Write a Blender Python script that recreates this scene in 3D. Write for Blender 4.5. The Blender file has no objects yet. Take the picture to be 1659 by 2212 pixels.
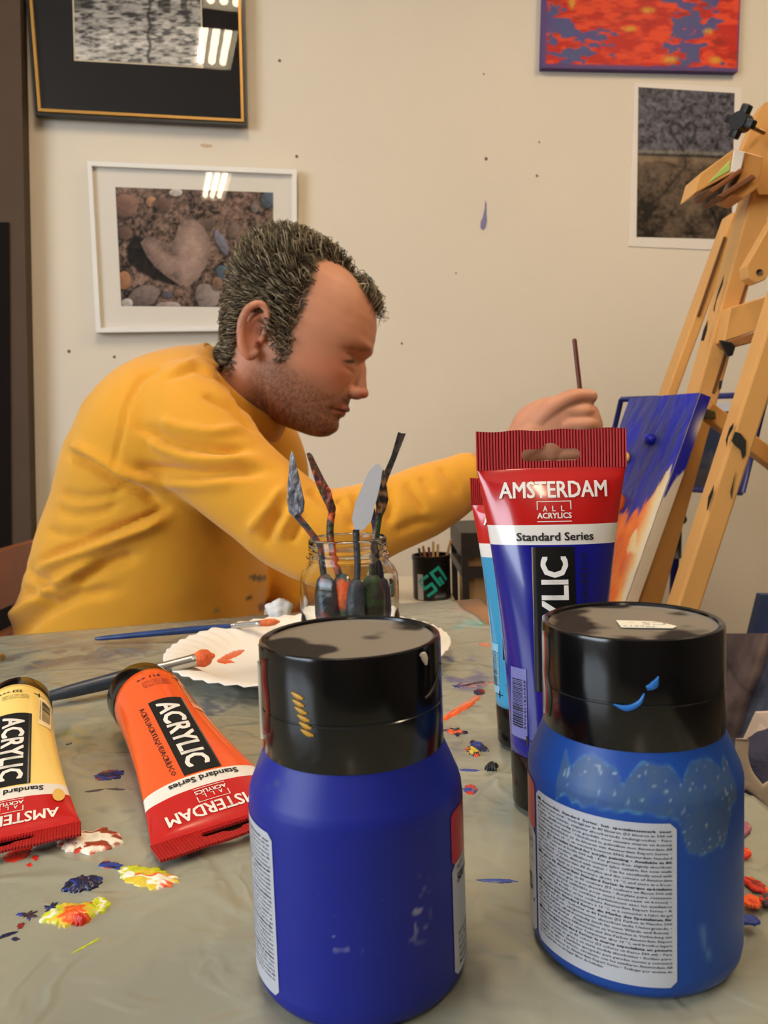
import bpy, bmesh, math, random
import numpy as np
from mathutils import Vector, Matrix

# ------------------------------------------------------------------ camera, world, lamps, exposure
SC = bpy.context.scene
COL = SC.collection
F, PW, PH = 1700.0, 1659, 2212
CZ, PITCH, ROLL = 0.95, math.radians(4.9), math.radians(2.0)
TZ = 0.75                                           # table top height
_f = np.array([0, math.cos(PITCH), -math.sin(PITCH)])
_u = np.array([0, math.sin(PITCH), math.cos(PITCH)])
_r = np.array([1.0, 0, 0])
RT = _r*math.cos(ROLL) - _u*math.sin(ROLL)
UP = _u*math.cos(ROLL) + _r*math.sin(ROLL)
CAM = np.array([0, 0, CZ])

cd = bpy.data.cameras.new('camera'); cam = bpy.data.objects.new('camera', cd); COL.objects.link(cam)
cd.sensor_fit = 'VERTICAL'; cd.sensor_height = 36.0; cd.sensor_width = 27.0
cd.lens = F/PH*36.0; cd.clip_start = 0.02; cd.clip_end = 60
cd.dof.use_dof = True; cd.dof.focus_distance = 0.44; cd.dof.aperture_fstop = cd.lens/1.35
M = Matrix(((RT[0], UP[0], -_f[0], 0), (RT[1], UP[1], -_f[1], 0), (RT[2], UP[2], -_f[2], CZ), (0, 0, 0, 1)))
cam.matrix_world = M
SC.camera = cam
SC.view_settings.view_transform = 'Standard'
SC.view_settings.look = 'None'
SC.view_settings.exposure = 0.42
SC.view_settings.gamma = 1.0
SC.view_settings.use_curve_mapping = False

LAMP = 46.0          # luminaire tubes
WINDOW = 46.0        # daylight through the window behind on the left
world = bpy.data.worlds.new('world'); SC.world = world; world.use_nodes = True
world.node_tree.nodes['Background'].inputs[0].default_value = (0.75, 0.85, 1.0, 1)
world.node_tree.nodes['Background'].inputs[1].default_value = 1.0

def area_light(name, loc, target, sx, sy, power, color):
    l = bpy.data.lights.new(name, 'AREA'); l.shape = 'RECTANGLE'; l.size = sx; l.size_y = sy
    l.energy = power; l.color = color
    o = bpy.data.objects.new(name, l); COL.objects.link(o); o.location = loc
    d = Vector(target) - Vector(loc); o.rotation_euler = d.to_track_quat('-Z', 'Y').to_euler()
    return o
area_light('window_daylight', (-2.25, -0.9, 1.6), (0.0, -0.1, 1.25), 1.7, 1.2, WINDOW, (0.78, 0.88, 1.0))

# ------------------------------------------------------------------ helpers
def ray(x, y): return _f + RT*(x-PW/2)/F - UP*(y-PH/2)/F
def at(x, y, Y): d = ray(x, y); return CAM + d*(Y/d[1])
def onz(x, y, z=TZ): d = ray(x, y); return CAM + d*((z-CZ)/d[2])
def proj(P):
    v = np.asarray(P) - CAM; z = v@_f
    return np.stack([PW/2 + F*(v@RT)/z, PH/2 - F*(v@UP)/z], -1)
WA = math.radians(8)
WN = np.array([math.sin(WA), -math.cos(WA), 0]); WP = np.array([0, 1.95, 0])
def onwall(x, y, off=0.0):
    d = ray(x, y); return CAM + d*(((WP+WN*off-CAM)@WN)/(d@WN))

def lin(c):
    return tuple(((v/12.92) if v <= 0.04045 else ((v+0.055)/1.055)**2.4) for v in [q/255.0 for q in c])

def mat(name, rgb, rough=0.5, metal=0.0, spec=0.5, var=0.0, vscale=8.0, bump=0.0, bscale=60.0, coat=0.0,
        sheen=0.0, sss=0.0, attr=None, transmission=0.0, ior=1.45):
    m = bpy.data.materials.new(name); m.use_nodes = True
    nt = m.node_tree; b = nt.nodes['Principled BSDF']
    base = (*lin(rgb), 1)
    b.inputs['Base Color'].default_value = base
    b.inputs['Roughness'].default_value = rough; b.inputs['Metallic'].default_value = metal
    b.inputs['Specular IOR Level'].default_value = spec; b.inputs['Coat Weight'].default_value = coat
    b.inputs['Coat Roughness'].default_value = 0.08
    b.inputs['IOR'].default_value = ior
    if sheen: b.inputs['Sheen Weight'].default_value = sheen
    if sss:
        b.inputs['Subsurface Weight'].default_value = sss
        b.inputs['Subsurface Radius'].default_value = (0.012, 0.004, 0.002); b.inputs['Subsurface Scale'].default_value = 0.5
    if transmission: b.inputs['Transmission Weight'].default_value = transmission
    src = None
    if attr:
        a = nt.nodes.new('ShaderNodeAttribute'); a.attribute_name = attr; src = a.outputs['Color']
        nt.links.new(src, b.inputs['Base Color'])
    if var or bump:
        tc = nt.nodes.new('ShaderNodeTexCoord')
    if var:
        n = nt.nodes.new('ShaderNodeTexNoise'); n.inputs['Scale'].default_value = vscale; n.inputs['Detail'].default_value = 4
        nt.links.new(tc.outputs['Object'], n.inputs['Vector'])
        mr = nt.nodes.new('ShaderNodeMapRange'); mr.inputs[1].default_value = 0.3; mr.inputs[2].default_value = 0.7
        mr.inputs[3].default_value = 1-var; mr.inputs[4].default_value = 1+var
        nt.links.new(n.outputs['Fac'], mr.inputs[0])
        mx = nt.nodes.new('ShaderNodeVectorMath'); mx.operation = 'SCALE'
        if src: nt.links.new(src, mx.inputs[0])
        else: mx.inputs[0].default_value = base[:3]
        nt.links.new(mr.outputs[0], mx.inputs['Scale']); nt.links.new(mx.outputs[0], b.inputs['Base Color'])
    if bump:
        n2 = nt.nodes.new('ShaderNodeTexNoise'); n2.inputs['Scale'].default_value = bscale; n2.inputs['Detail'].default_value = 3
        nt.links.new(tc.outputs['Object'], n2.inputs['Vector'])
        bp = nt.nodes.new('ShaderNodeBump'); bp.inputs['Strength'].default_value = bump; bp.inputs['Distance'].default_value = 0.01
        nt.links.new(n2.outputs['Fac'], bp.inputs['Height']); nt.links.new(bp.outputs[0], b.inputs['Normal'])
    return m

def ramp_mat(name, axis, stops, rough=0.3, bump_rib=None, coord='Object', spec=0.5, coat=0.0):
    """printed bands: constant colour ramp along one object axis. stops = [(metres, rgb)...]"""
    m = mat(name, stops[0][1], rough, spec=spec, coat=coat); nt = m.node_tree; b = nt.nodes['Principled BSDF']
    tc = nt.nodes.new('ShaderNodeTexCoord'); sp = nt.nodes.new('ShaderNodeSeparateXYZ')
    nt.links.new(tc.outputs[coord], sp.inputs[0])
    mr = nt.nodes.new('ShaderNodeMapRange'); lo, hi = -0.02, 0.25
    mr.inputs[1].default_value = lo; mr.inputs[2].default_value = hi
    nt.links.new(sp.outputs[axis], mr.inputs[0])
    cr = nt.nodes.new('ShaderNodeValToRGB'); cr.color_ramp.interpolation = 'CONSTANT'
    el = cr.color_ramp.elements
    while len(el) > 1: el.remove(el[-1])
    el[0].position = 0; el[0].color = (*lin(stops[0][1]), 1)
    for z, c in stops[1:]:
        e = el.new((z-lo)/(hi-lo)); e.color = (*lin(c), 1)
    nt.links.new(mr.outputs[0], cr.inputs[0]); nt.links.new(cr.outputs[0], b.inputs['Base Color'])
    if bump_rib:
        w = nt.nodes.new('ShaderNodeMath'); w.operation = 'SINE'
        mu = nt.nodes.new('ShaderNodeMath'); mu.operation = 'MULTIPLY'; mu.inputs[1].default_value = bump_rib
        nt.links.new(sp.outputs['X'], mu.inputs[0]); nt.links.new(mu.outputs[0], w.inputs[0])
        bp = nt.nodes.new('ShaderNodeBump'); bp.inputs['Strength'].default_value = 0.9; bp.inputs['Distance'].default_value = 0.0006
        nt.links.new(w.outputs[0], bp.inputs['Height']); nt.links.new(bp.outputs[0], b.inputs['Normal'])
    return m

def empty(name, loc, rot=(0, 0, 0)):
    o = bpy.data.objects.new(name, None); COL.objects.link(o); o.empty_display_size = 0.05
    o.location = Vector(loc); o.rotation_euler = rot
    return o

def tag(o, label=None, cat=None, group=None, kind=None):
    if label: o['label'] = label
    if cat: o['category'] = cat
    if group: o['group'] = group
    if kind: o['kind'] = kind
    return o

def thing(name, label, cat, loc=(0, 0, 0), rot=(0, 0, 0), group=None):
    return tag(empty(name, loc, rot), label, cat, group)

def rootloc(p):
    l = np.zeros(3)
    while p is not None: l += np.array(p.location); p = p.parent
    return l

def mesh(name, V, Fc, m, parent=None, smooth=True, world=False, cols=None, mats=None, fmat=None, auto=None):
    V = np.asarray(V, float)
    if world and parent is not None: V = V - rootloc(parent)
    me = bpy.data.meshes.new(name); me.from_pydata(V.tolist(), [], [list(map(int, f)) for f in Fc]); me.update()
    me.materials.append(m)
    if mats:
        for q in mats: me.materials.append(q)
        me.polygons.foreach_set('material_index', np.asarray(fmat, dtype=np.int32))
    if cols is not None:
        a = me.color_attributes.new('Col', 'FLOAT_COLOR', 'POINT')
        c = np.ones((len(V), 4), np.float32); c[:, :3] = cols
        a.data.foreach_set('color', c.ravel())
    if smooth: me.polygons.foreach_set('use_smooth', np.ones(len(me.polygons), bool))
    if smooth and auto: me.set_sharp_from_angle(angle=math.radians(auto))
    o = bpy.data.objects.new(name, me); COL.objects.link(o)
    if parent is not None: o.parent = parent
    return o

def join(parts):
    V, Fc, n = [], [], 0
    for v, f in parts:
        v = np.asarray(v, float); V.append(v); Fc += [tuple(i+n for i in q) for q in f]; n += len(v)
    return np.vstack(V), Fc

def xf(vf, R=None, t=(0, 0, 0)):
    v, f = vf; v = np.asarray(v, float)
    if R is not None: v = v@np.asarray(R).T
    return v+np.asarray(t), f

def grid_faces(nu, nv, cu=False, cv=False):
    f = []
    for i in range(nu if cu else nu-1):
        for j in range(nv if cv else nv-1):
            a, b = i, (i+1) % nu; c, d = j, (j+1) % nv
            f.append((a*nv+c, b*nv+c, b*nv+d, a*nv+d))
    return f

def box(x0, x1, y0, y1, z0, z1, bev=0.0):
    bm = bmesh.new(); bmesh.ops.create_cube(bm, size=1)
    for v in bm.verts:
        v.co = ((x0+x1)/2+v.co.x*(x1-x0), (y0+y1)/2+v.co.y*(y1-y0), (z0+z1)/2+v.co.z*(z1-z0))
    if bev: bmesh.ops.bevel(bm, geom=bm.edges[:]+bm.verts[:], offset=bev, segments=2, affect='EDGES', profile=0.5)
    V = np.array([v.co[:] for v in bm.verts]); bm.verts.index_update()
    Fc = [tuple(v.index for v in f.verts) for f in bm.faces]; bm.free(); return V, Fc

def lathe(prof, seg=64, cap0=True, cap1=True):
    a = np.linspace(0, 2*math.pi, seg, endpoint=False); V = []
    for r, z in prof: V += [(r*math.cos(t), r*math.sin(t), z) for t in a]
    n = len(prof); Fc = []
    for i in range(n-1):
        for j in range(seg):
            k = (j+1) % seg; Fc.append((i*seg+j, i*seg+k, (i+1)*seg+k, (i+1)*seg+j))
    if cap0: Fc.append(tuple(range(seg-1, -1, -1)))
    if cap1: Fc.append(tuple((n-1)*seg+j for j in range(seg)))
    return V, Fc

def frames(P, ref=None):
    P = np.asarray(P, float); n = len(P); T = np.gradient(P, axis=0); T /= np.linalg.norm(T, axis=1)[:, None]
    r = np.array(ref if ref is not None else (0, 0, 1.0))
    if abs(T[0]@r)/np.linalg.norm(r) > 0.95: r = np.array([1.0, 0, 0])
    A = []
    for t in T:
        a = r - t*(r@t); a /= np.linalg.norm(a); A.append(a)
        if ref is None: r = a
    A = np.array(A); B = np.cross(T, A); return T, A, B

def smooth_path(P, n):
    P = np.asarray(P, float); d = np.r_[0, np.cumsum(np.linalg.norm(np.diff(P[:, :3], axis=0), axis=1))]
    t = np.linspace(0, d[-1], n); m = np.gradient(P, d, axis=0, edge_order=1)
    out = []
    for x in t:
        i = min(max(np.searchsorted(d, x)-1, 0), len(d)-2); h = d[i+1]-d[i]; s = (x-d[i])/h
        out.append((2*s**3-3*s*s+1)*P[i]+(s**3-2*s*s+s)*h*m[i]+(-2*s**3+3*s*s)*P[i+1]+(s**3-s*s)*h*m[i+1])
    return np.array(out)

def sweep(P, ra, rb=None, seg=16, ref=None, caps=True, power=2.0, round_ends=False):
    """tube along P; ra along the reference side, rb across."""
    P = np.asarray(P, float); n = len(P)
    ra = np.broadcast_to(np.asarray(ra, float), (n,)).copy(); rb = ra.copy() if rb is None else np.broadcast_to(np.asarray(rb, float), (n,)).copy()
    if round_ends:
        T = np.gradient(P, axis=0); T /= np.linalg.norm(T, axis=1)[:, None]
        pre = [(P[0]-T[0]*ra[0]*math.sin(t), math.cos(t), 0) for t in (1.45, 1.0, 0.5)]
        post = [(P[-1]+T[-1]*ra[-1]*math.sin(t), math.cos(t), -1) for t in (0.5, 1.0, 1.45)]
        ra2 = np.r_[[ra[0]*c for _, c, _ in pre], ra, [ra[-1]*c for _, c, _ in post]]
        rb2 = np.r_[[rb[0]*c for _, c, _ in pre], rb, [rb[-1]*c for _, c, _ in post]]
        P = np.vstack([[p for p, _, _ in pre], P, [p for p, _, _ in post]]); ra, rb = ra2, rb2; n = len(P)
    T, A, B = frames(P, ref)
    th = np.linspace(0, 2*math.pi, seg, endpoint=False)
    c, s = np.cos(th), np.sin(th); c = np.sign(c)*abs(c)**(2/power); s = np.sign(s)*abs(s)**(2/power)
    V = (P[:, None]+A[:, None]*(ra[:, None]*c)[..., None]+B[:, None]*(rb[:, None]*s)[..., None]).reshape(-1, 3)
    Fc = grid_faces(n, seg, False, True)
    Fc = [f[::-1] for f in Fc]
    if caps: Fc += [tuple(range(seg)), tuple((n-1)*seg+j for j in range(seg-1, -1, -1))]
    return V, [tuple(f) for f in Fc]

def bar(p0, p1, w, d, face, bev=0.002):
    """rectangular bar from p0 to p1; d thick along 'face' direction, w wide across it."""
    p0 = np.asarray(p0, float); p1 = np.asarray(p1, float); t = p1-p0; L = np.linalg.norm(t); t /= L
    fdir = np.asarray(face, float); fdir = fdir-t*(fdir@t); fdir /= np.linalg.norm(fdir); s = np.cross(t, fdir)
    v, f = box(-w/2, w/2, -d/2, d/2, 0, L, bev)
    return p0+v[:, :1]*s+v[:, 1:2]*fdir+v[:, 2:3]*t, f

def sphere(c, r, seg=16, rings=10):
    r = np.broadcast_to(np.asarray(r, float), (3,))
    prof = [(math.sin(t), -math.cos(t)) for t in np.linspace(0.02, math.pi-0.02, rings)]
    v, f = lathe(prof, seg); return np.asarray(v)*r+np.asarray(c), f

def prism(poly, dirv):
    """closed 3-D polygon extruded by dirv"""
    p = np.asarray(poly, float); n = len(p); V = np.vstack([p, p+np.asarray(dirv)])
    Fc = [tuple(range(n-1, -1, -1)), tuple(range(n, 2*n))]+[(i, (i+1) % n, (i+1) % n+n, i+n) for i in range(n)]
    return V, Fc

def hashn(ix, iy, seed):
    h = (ix*374761393 + iy*668265263 + seed*1442695041) & 0x7fffffff
    h = ((h ^ (h >> 13))*1274126177) & 0x7fffffff
    return ((h ^ (h >> 16)) & 0xffff)/65535.0
def vnoise(x, y, seed=0):
    x = np.asarray(x, float); y = np.asarray(y, float)
    ix = np.floor(x).astype(np.int64); iy = np.floor(y).astype(np.int64); fx = x-ix; fy = y-iy
    fx = fx*fx*(3-2*fx); fy = fy*fy*(3-2*fy)
    a, b, c, d = hashn(ix, iy, seed), hashn(ix+1, iy, seed), hashn(ix, iy+1, seed), hashn(ix+1, iy+1, seed)
    return (a*(1-fx)+b*fx)*(1-fy)+(c*(1-fx)+d*fx)*fy
def fbm(x, y, seed=0, oct=4):
    s = 0; a = 0.5; t = 0
    for o in range(oct): s = s+a*vnoise(np.asarray(x)*2**o, np.asarray(y)*2**o, seed+o*7); t += a; a *= 0.5
    return s/t
def sstep(a, b, x): t = np.clip((np.asarray(x, float)-a)/(b-a), 0, 1); return t*t*(3-2*t)
def mixc(c0, c1, t): return np.asarray(c0)*(1-t[..., None])+np.asarray(c1)*t[..., None]
def L(*c): return np.array(lin(c))

_tc = {}
def text2d(s, bold=0.0, res=2, spacing=1.0):
    """flat lettering: verts (N,2) in em-like units, tris; x from 0"""
    key = (s, bold, res, spacing)
    if key not in _tc:
        cu = bpy.data.curves.new('lettering', 'FONT'); cu.body = s; cu.size = 1; cu.resolution_u = res
        cu.space_character = spacing
        o = bpy.data.objects.new('lettering', cu); COL.objects.link(o)
        dg = bpy.context.evaluated_depsgraph_get(); me = bpy.data.meshes.new_from_object(o.evaluated_get(dg))
        v = np.array([q.co[:2] for q in me.vertices]) if len(me.vertices) else np.zeros((0, 2))
        f = [tuple(p.vertices) for p in me.polygons]
        bpy.data.objects.remove(o); bpy.data.curves.remove(cu); bpy.data.meshes.remove(me)
        if len(v) and bold:
            offs = [(-bold, 0), (bold, 0)] if bold < .015 else [(-bold, -bold*.6), (bold, -bold*.6), (-bold, bold*.6), (bold, bold*.6), (0, 0)]
            n = len(v); f = [tuple(i+k*n for i in q) for k in range(len(offs)) for q in f]; v = np.vstack([v+np.array(o_) for o_ in offs])
        if len(v): v = v-np.array([v[:, 0].min(), 0])
        _tc[key] = (v, f)
    return _tc[key]

def fit_text(s, x0, x1, y0, y1, bold=0.0, res=2, rot=0, capital=None, spacing=1.0):
    """lettering stretched into a box: capital height spans y0..y1, width spans x0..x1 (rot in quarter turns CCW)"""
    v, f = text2d(s, bold, res, spacing); w = v[:, 0].max(); h = capital or 0.728
    u = v[:, 0]/w; q = v[:, 1]/h
    if rot == 0: return np.stack([x0+(x1-x0)*u, y0+(y1-y0)*q], 1), f
    if rot == 1: return np.stack([x1-(x1-x0)*q, y0+(y1-y0)*u], 1), f
    if rot == 2: return np.stack([x1-(x1-x0)*u, y1-(y1-y0)*q], 1), f

def cut_columns(v, f, step, axis=0):
    """slice flat lettering so that it can follow a curved surface"""
    bm = bmesh.new(); vs = [bm.verts.new((p[0], p[1], 0)) for p in v]
    for q in f:
        try: bm.faces.new([vs[i] for i in q])
        except ValueError: pass
    lo, hi = v[:, axis].min(), v[:, axis].max(); n = Vector((1, 0, 0)) if axis == 0 else Vector((0, 1, 0))
    x = math.ceil(lo/step)*step
    while x < hi:
        bmesh.ops.bisect_plane(bm, geom=bm.verts[:]+bm.edges[:]+bm.faces[:], plane_co=n*x, plane_no=n); x += step
    bm.verts.index_update(); V = np.array([p.co[:2] for p in bm.verts]); Fc = [tuple(p.index for p in q.verts) for q in bm.faces]
    bm.free(); return V, Fc

def rect2d(x0, x1, y0, y1, nx=12, ny=2):
    X, Y = np.meshgrid(np.linspace(x0, x1, nx), np.linspace(y0, y1, ny), indexing='ij')
    return np.stack([X.ravel(), Y.ravel()], 1), grid_faces(nx, ny)

def remesh(parts, voxel, smooth=0):
    V, Fc = join(parts); me = bpy.data.meshes.new('tmp'); me.from_pydata(V.tolist(), [], Fc); me.update()
    o = bpy.data.objects.new('tmp', me); COL.objects.link(o)
    md = o.modifiers.new('r', 'REMESH'); md.mode = 'VOXEL'; md.voxel_size = voxel
    if smooth: s = o.modifiers.new('s', 'SMOOTH'); s.iterations = smooth; s.factor = 0.5
    dg = bpy.context.evaluated_depsgraph_get(); m2 = bpy.data.meshes.new_from_object(o.evaluated_get(dg))
    n = len(m2.vertices); co = np.empty(n*3); m2.vertices.foreach_get('co', co); co = co.reshape(-1, 3)
    nr = np.empty(n*3); m2.vertex_normals.foreach_get('vector', nr); nr = nr.reshape(-1, 3)
    Fo = [tuple(p.vertices) for p in m2.polygons]
    bpy.data.objects.remove(o); bpy.data.meshes.remove(me); bpy.data.meshes.remove(m2)
    return co, Fo, nr

def normals_of(V, Fc):
    me = bpy.data.meshes.new('t'); me.from_pydata(V.tolist(), [], Fc); me.update()
    nr = np.empty(len(V)*3); me.vertex_normals.foreach_get('vector', nr); bpy.data.meshes.remove(me); return nr.reshape(-1, 3)
# ------------------------------------------------------------------ the room
m_wall = mat('painted_wall', (226, 214, 194), 0.75, var=0.025, vscale=1.5, bump=0.03, bscale=40)
m_ceil = mat('ceiling_white', (230, 226, 218), 0.8, var=0.02)
m_floor = mat('grey_floor', (92, 84, 76), 0.6, var=0.12, vscale=5)
m_dark = mat('dark_brown_panel', (84, 68, 54), 0.7, spec=0.2, var=0.08, vscale=3)
def struct(name, vf, m, parent=None, **k):
    o = mesh(name, vf[0], vf[1], m, parent, smooth=False, **k)
    if parent is None: o['kind'] = 'structure'
    return o
def wpt(x, off, z): return np.array([x, 1.95+x*math.tan(WA), z])+WN*off
# back wall: a slab along the wall line
def wall_slab(x0, x1, z0, z1, o0, o1):
    q = [wpt(x0, o0, z0), wpt(x1, o0, z0), wpt(x1, o1, z0), wpt(x0, o1, z0)]
    return prism(q, (0, 0, z1-z0))
bw = wall_slab(-2.35, 2.9, 0, 2.62, -0.1, 0.0); wb = struct('wall_back', bw, m_wall)
struct('floor', box(-2.45, 2.9, -3.6, 2.5, -0.1, 0.0), m_floor)
struct('ceiling', box(-2.45, 2.9, -3.6, 2.5, 2.62, 2.72), m_ceil)
# left wall with a window opening
lw = join([box(-2.45, -2.35, -3.6, -1.9, 0, 2.62), box(-2.45, -2.35, 0.1, 2.3, 0, 2.62), box(-2.45, -2.35, -1.9, 0.1, 0, 0.9), box(-2.45, -2.35, -1.9, 0.1, 2.3, 2.62)])
struct('wall_left', lw, m_wall)
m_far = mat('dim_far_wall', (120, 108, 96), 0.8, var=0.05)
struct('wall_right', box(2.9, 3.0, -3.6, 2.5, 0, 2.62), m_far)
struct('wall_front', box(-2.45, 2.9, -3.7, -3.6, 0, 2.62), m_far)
wf = join([box(-2.42, -2.37, -1.9, -1.84, 0.9, 2.3), box(-2.42, -2.37, 0.04, 0.1, 0.9, 2.3), box(-2.42, -2.37, -0.93, -0.87, 0.96, 2.24), box(-2.42, -2.37, -1.84, 0.04, 0.9, 0.96), box(-2.42, -2.37, -1.84, 0.04, 2.24, 2.3)])
struct('window_1', wf, mat('window_white', (235, 235, 232), 0.4))
# dark door leaf in front of the left end of the wall
d0, d1 = onwall(42, -60, 0.05), onwall(72, 1420, 0.05)
ex = (d0-d1)/(d0[2]-d1[2]); top = d1+ex*(2.15-d1[2]); bot = d1+ex*(0.0-d1[2])
lft = -np.array([math.cos(WA), math.sin(WA), 0])
dv, df = prism([bot, top, top+lft*0.9, bot+lft*0.9], -WN*0.045)
door = struct('door_1', (dv, df), m_dark)
e0, e1 = onwall(18, 480, 0.055), onwall(24, 1420, 0.055); ex2 = (e0-e1)/(e0[2]-e1[2]); b2 = e1+ex2*(0.02-e1[2]); t2 = e0
pn = struct('door_panel', prism([b2, t2, t2+lft*0.55, b2+lft*0.55], -WN*0.012), mat('black_door_panel', (26, 20, 17), 0.8, spec=0.1), door)
pn['label'] = 'nearly black recessed panel of the door'
#rail = struct('door_edge', prism([bot-lft*0.001, top-lft*0.001, top-lft*0.012, bot-lft*0.012], -WN*0.045), mat('pale_edge', (196, 190, 184), 0.6), door)
# nail holes and marks on the wall
m_hole = mat('nail_hole', (110, 98, 84), 0.9)
for (x, y, r) in [(604, 131, 3.2), (641, 338, 3.4), (1050, 343, 3.6), (1160, 380, 3), (1165, 307, 2.2), (149, 759, 3.4), (247, 771, 3), (1045, 160, 2), (868, 742, 2.6), (985, 590, 2)]:
    c = onwall(x, y, 0.0004); s = 1.95/F*r
    th = np.linspace(0, 2*math.pi, 12, endpoint=False); ax = np.array([math.cos(WA), math.sin(WA), 0])
    V = np.vstack([c+WN*0.0003]+[c+ax*s*math.cos(t)+np.array([0, 0, s*math.sin(t)]) for t in th])
    mesh('nail_hole', V, [(0, 1+i, 1+(i+1) % 12) for i in range(12)], m_hole, wb)
dr = [(1048, 432), (1051, 440), (1051, 462), (1052, 478), (1049, 492), (1044, 497), (1038, 492), (1038, 480), (1043, 468), (1047, 450)]
V = [onwall(*p, 0.0012) for p in dr]; V = np.vstack([V, [np.mean(V, axis=0)+WN*0.001]])
mesh('paint_drip', V, [(i, (i+1) % 10, 10) for i in range(10)], mat('violet_grey_paint', (128, 122, 158), 0.4), wb)['label'] = 'grey violet paint drip on the wall'
sm = [(432, 312), (440, 310), (458, 313), (460, 317), (445, 319), (435, 317)]
V = [onwall(*p, 0.0008) for p in sm]
mesh('wall_stain', V, [tuple(range(6))], mat('tan_stain', (206, 178, 148), 0.8), wb)

# ceiling luminaires: the row reflected in the frames and an unseen row added at right for fill
m_tube = bpy.data.materials.new('lamp_tube'); m_tube.use_nodes = True
em = m_tube.node_tree.nodes.new('ShaderNodeEmission'); em.inputs[0].default_value = (1.0, 0.79, 0.54, 1); em.inputs[1].default_value = LAMP
m_tube.node_tree.links.new(em.outputs[0], m_tube.node_tree.nodes['Material Output'].inputs[0])
m_lamp = mat('lamp_housing', (228, 228, 224), 0.35)
lumi = [(-0.06, -1.43, 0.80), (-0.20, 0.33, 0.36), (-0.19, 0.80, 0.32), (1.3, 0.35, 0.60), (1.3, 1.0, 0.60)]
names = ['white louvred ceiling light furthest back in the row above the camera', 'white louvred ceiling light in the middle of the row above the table',
         'white louvred ceiling light nearest the picture wall above the table', 'added unseen louvred fill light at right further from the picture wall',
         'added unseen louvred fill light at right nearest the picture wall']
for (x, y, ln), nm in zip(lumi, names):
    t = thing('ceiling_light', nm, 'ceiling light', (x, y, 2.62))
    w = 0.085
    hs = join([box(-w, w, -ln/2, ln/2, -0.012, 0), box(-w, -w+0.006, -ln/2, ln/2, -0.06, -0.012), box(w-0.006, w, -ln/2, ln/2, -0.06, -0.012),
               box(-w, w, -ln/2, -ln/2+0.006, -0.06, -0.012), box(-w, w, ln/2-0.006, ln/2, -0.06, -0.012)])
    mesh('housing', *hs, m_lamp, t, smooth=False)
    for k in (-1, 0, 1):
        mesh('lamp_tube', *sweep([(k*0.047, -ln/2+0.02, -0.034), (k*0.047, ln/2-0.02, -0.034)], 0.015, seg=12), m_tube, t)
# ------------------------------------------------------------------ table, plastic sheet, paint smears
K = np.array([0.087, 1.013]); E1 = np.array([0.974, 0.225]); E2 = np.array([0.170, -0.985])
def tp(a, b, z): q = K-E1*a+E2*b; return np.array([q[0], q[1], z])
m_wood_t = mat('table_wood', (150, 104, 62), 0.4, var=0.12, vscale=12)
table = thing('work_table', 'wooden work table almost hidden under the grey green plastic sheet', 'table', tp(0.6, 0.5, 0))
q = [tp(1.25, 0.0, TZ-0.045), tp(1.25, 1.1, TZ-0.045), tp(0.02, 1.1, TZ-0.045), tp(0.012, 0.5, TZ-0.045), tp(-0.035, 0.0, TZ-0.045)]
mesh('tabletop', *prism(q, (0, 0, 0.039)), m_wood_t, table, smooth=False, world=True)
for a, b in ((1.2, 0.06), (1.2, 1.04), (0.03, 0.06), (0.03, 1.04)):
    q = [tp(a+0.03, b-0.03, 0), tp(a+0.03, b+0.03, 0), tp(a-0.03, b+0.03, 0), tp(a-0.03, b-0.03, 0)]
    mesh('leg', *prism(q, (0, 0, TZ-0.046)), m_wood_t, table, smooth=False, world=True)

m_cloth = mat('grey_green_plastic', (150, 146, 124), 0.22, spec=0.6, var=0.06, vscale=5, bump=0.16, bscale=14)
nu, nv = 300, 250
A, B = np.meshgrid(np.linspace(-0.0, 1.24, nu), np.linspace(0.0, 1.08, nv), indexing='ij')
A = A-0.006*(vnoise(B*26, A*0, 3)-0.5)*sstep(0.25, 0, A)*2
X = K[0]-E1[0]*A+E2[0]*B; Y = K[1]-E1[1]*A+E2[1]*B
w1 = np.abs(fbm(X*9+3, Y*7, 11, 3)-0.5); w2 = np.abs(fbm(X*19, Y*23+5, 23, 3)-0.5)
Z = TZ-0.0022+0.0016*np.exp(-(w1/0.02)**2)*sstep(0.35, 0.6, vnoise(X*6, Y*6, 5))+0.0010*np.exp(-(w2/0.03)**2)*sstep(0.4, 0.7, vnoise(X*8, Y*8, 9))
Z -= 0.016*sstep(0.012, 0.0, B)
lift = sstep(0.07, 0.0, A)*sstep(0.45, 0.62, B)
Z += lift*(0.002+0.005*vnoise(B*38, A*30, 4))
Z += 0.0035*np.exp(-((A-0.05+0.06*(B-0.6))/0.006)**2)*sstep(0.5, 0.62, B)
cv = np.stack([X.ravel(), Y.ravel(), Z.ravel()], 1)
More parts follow.
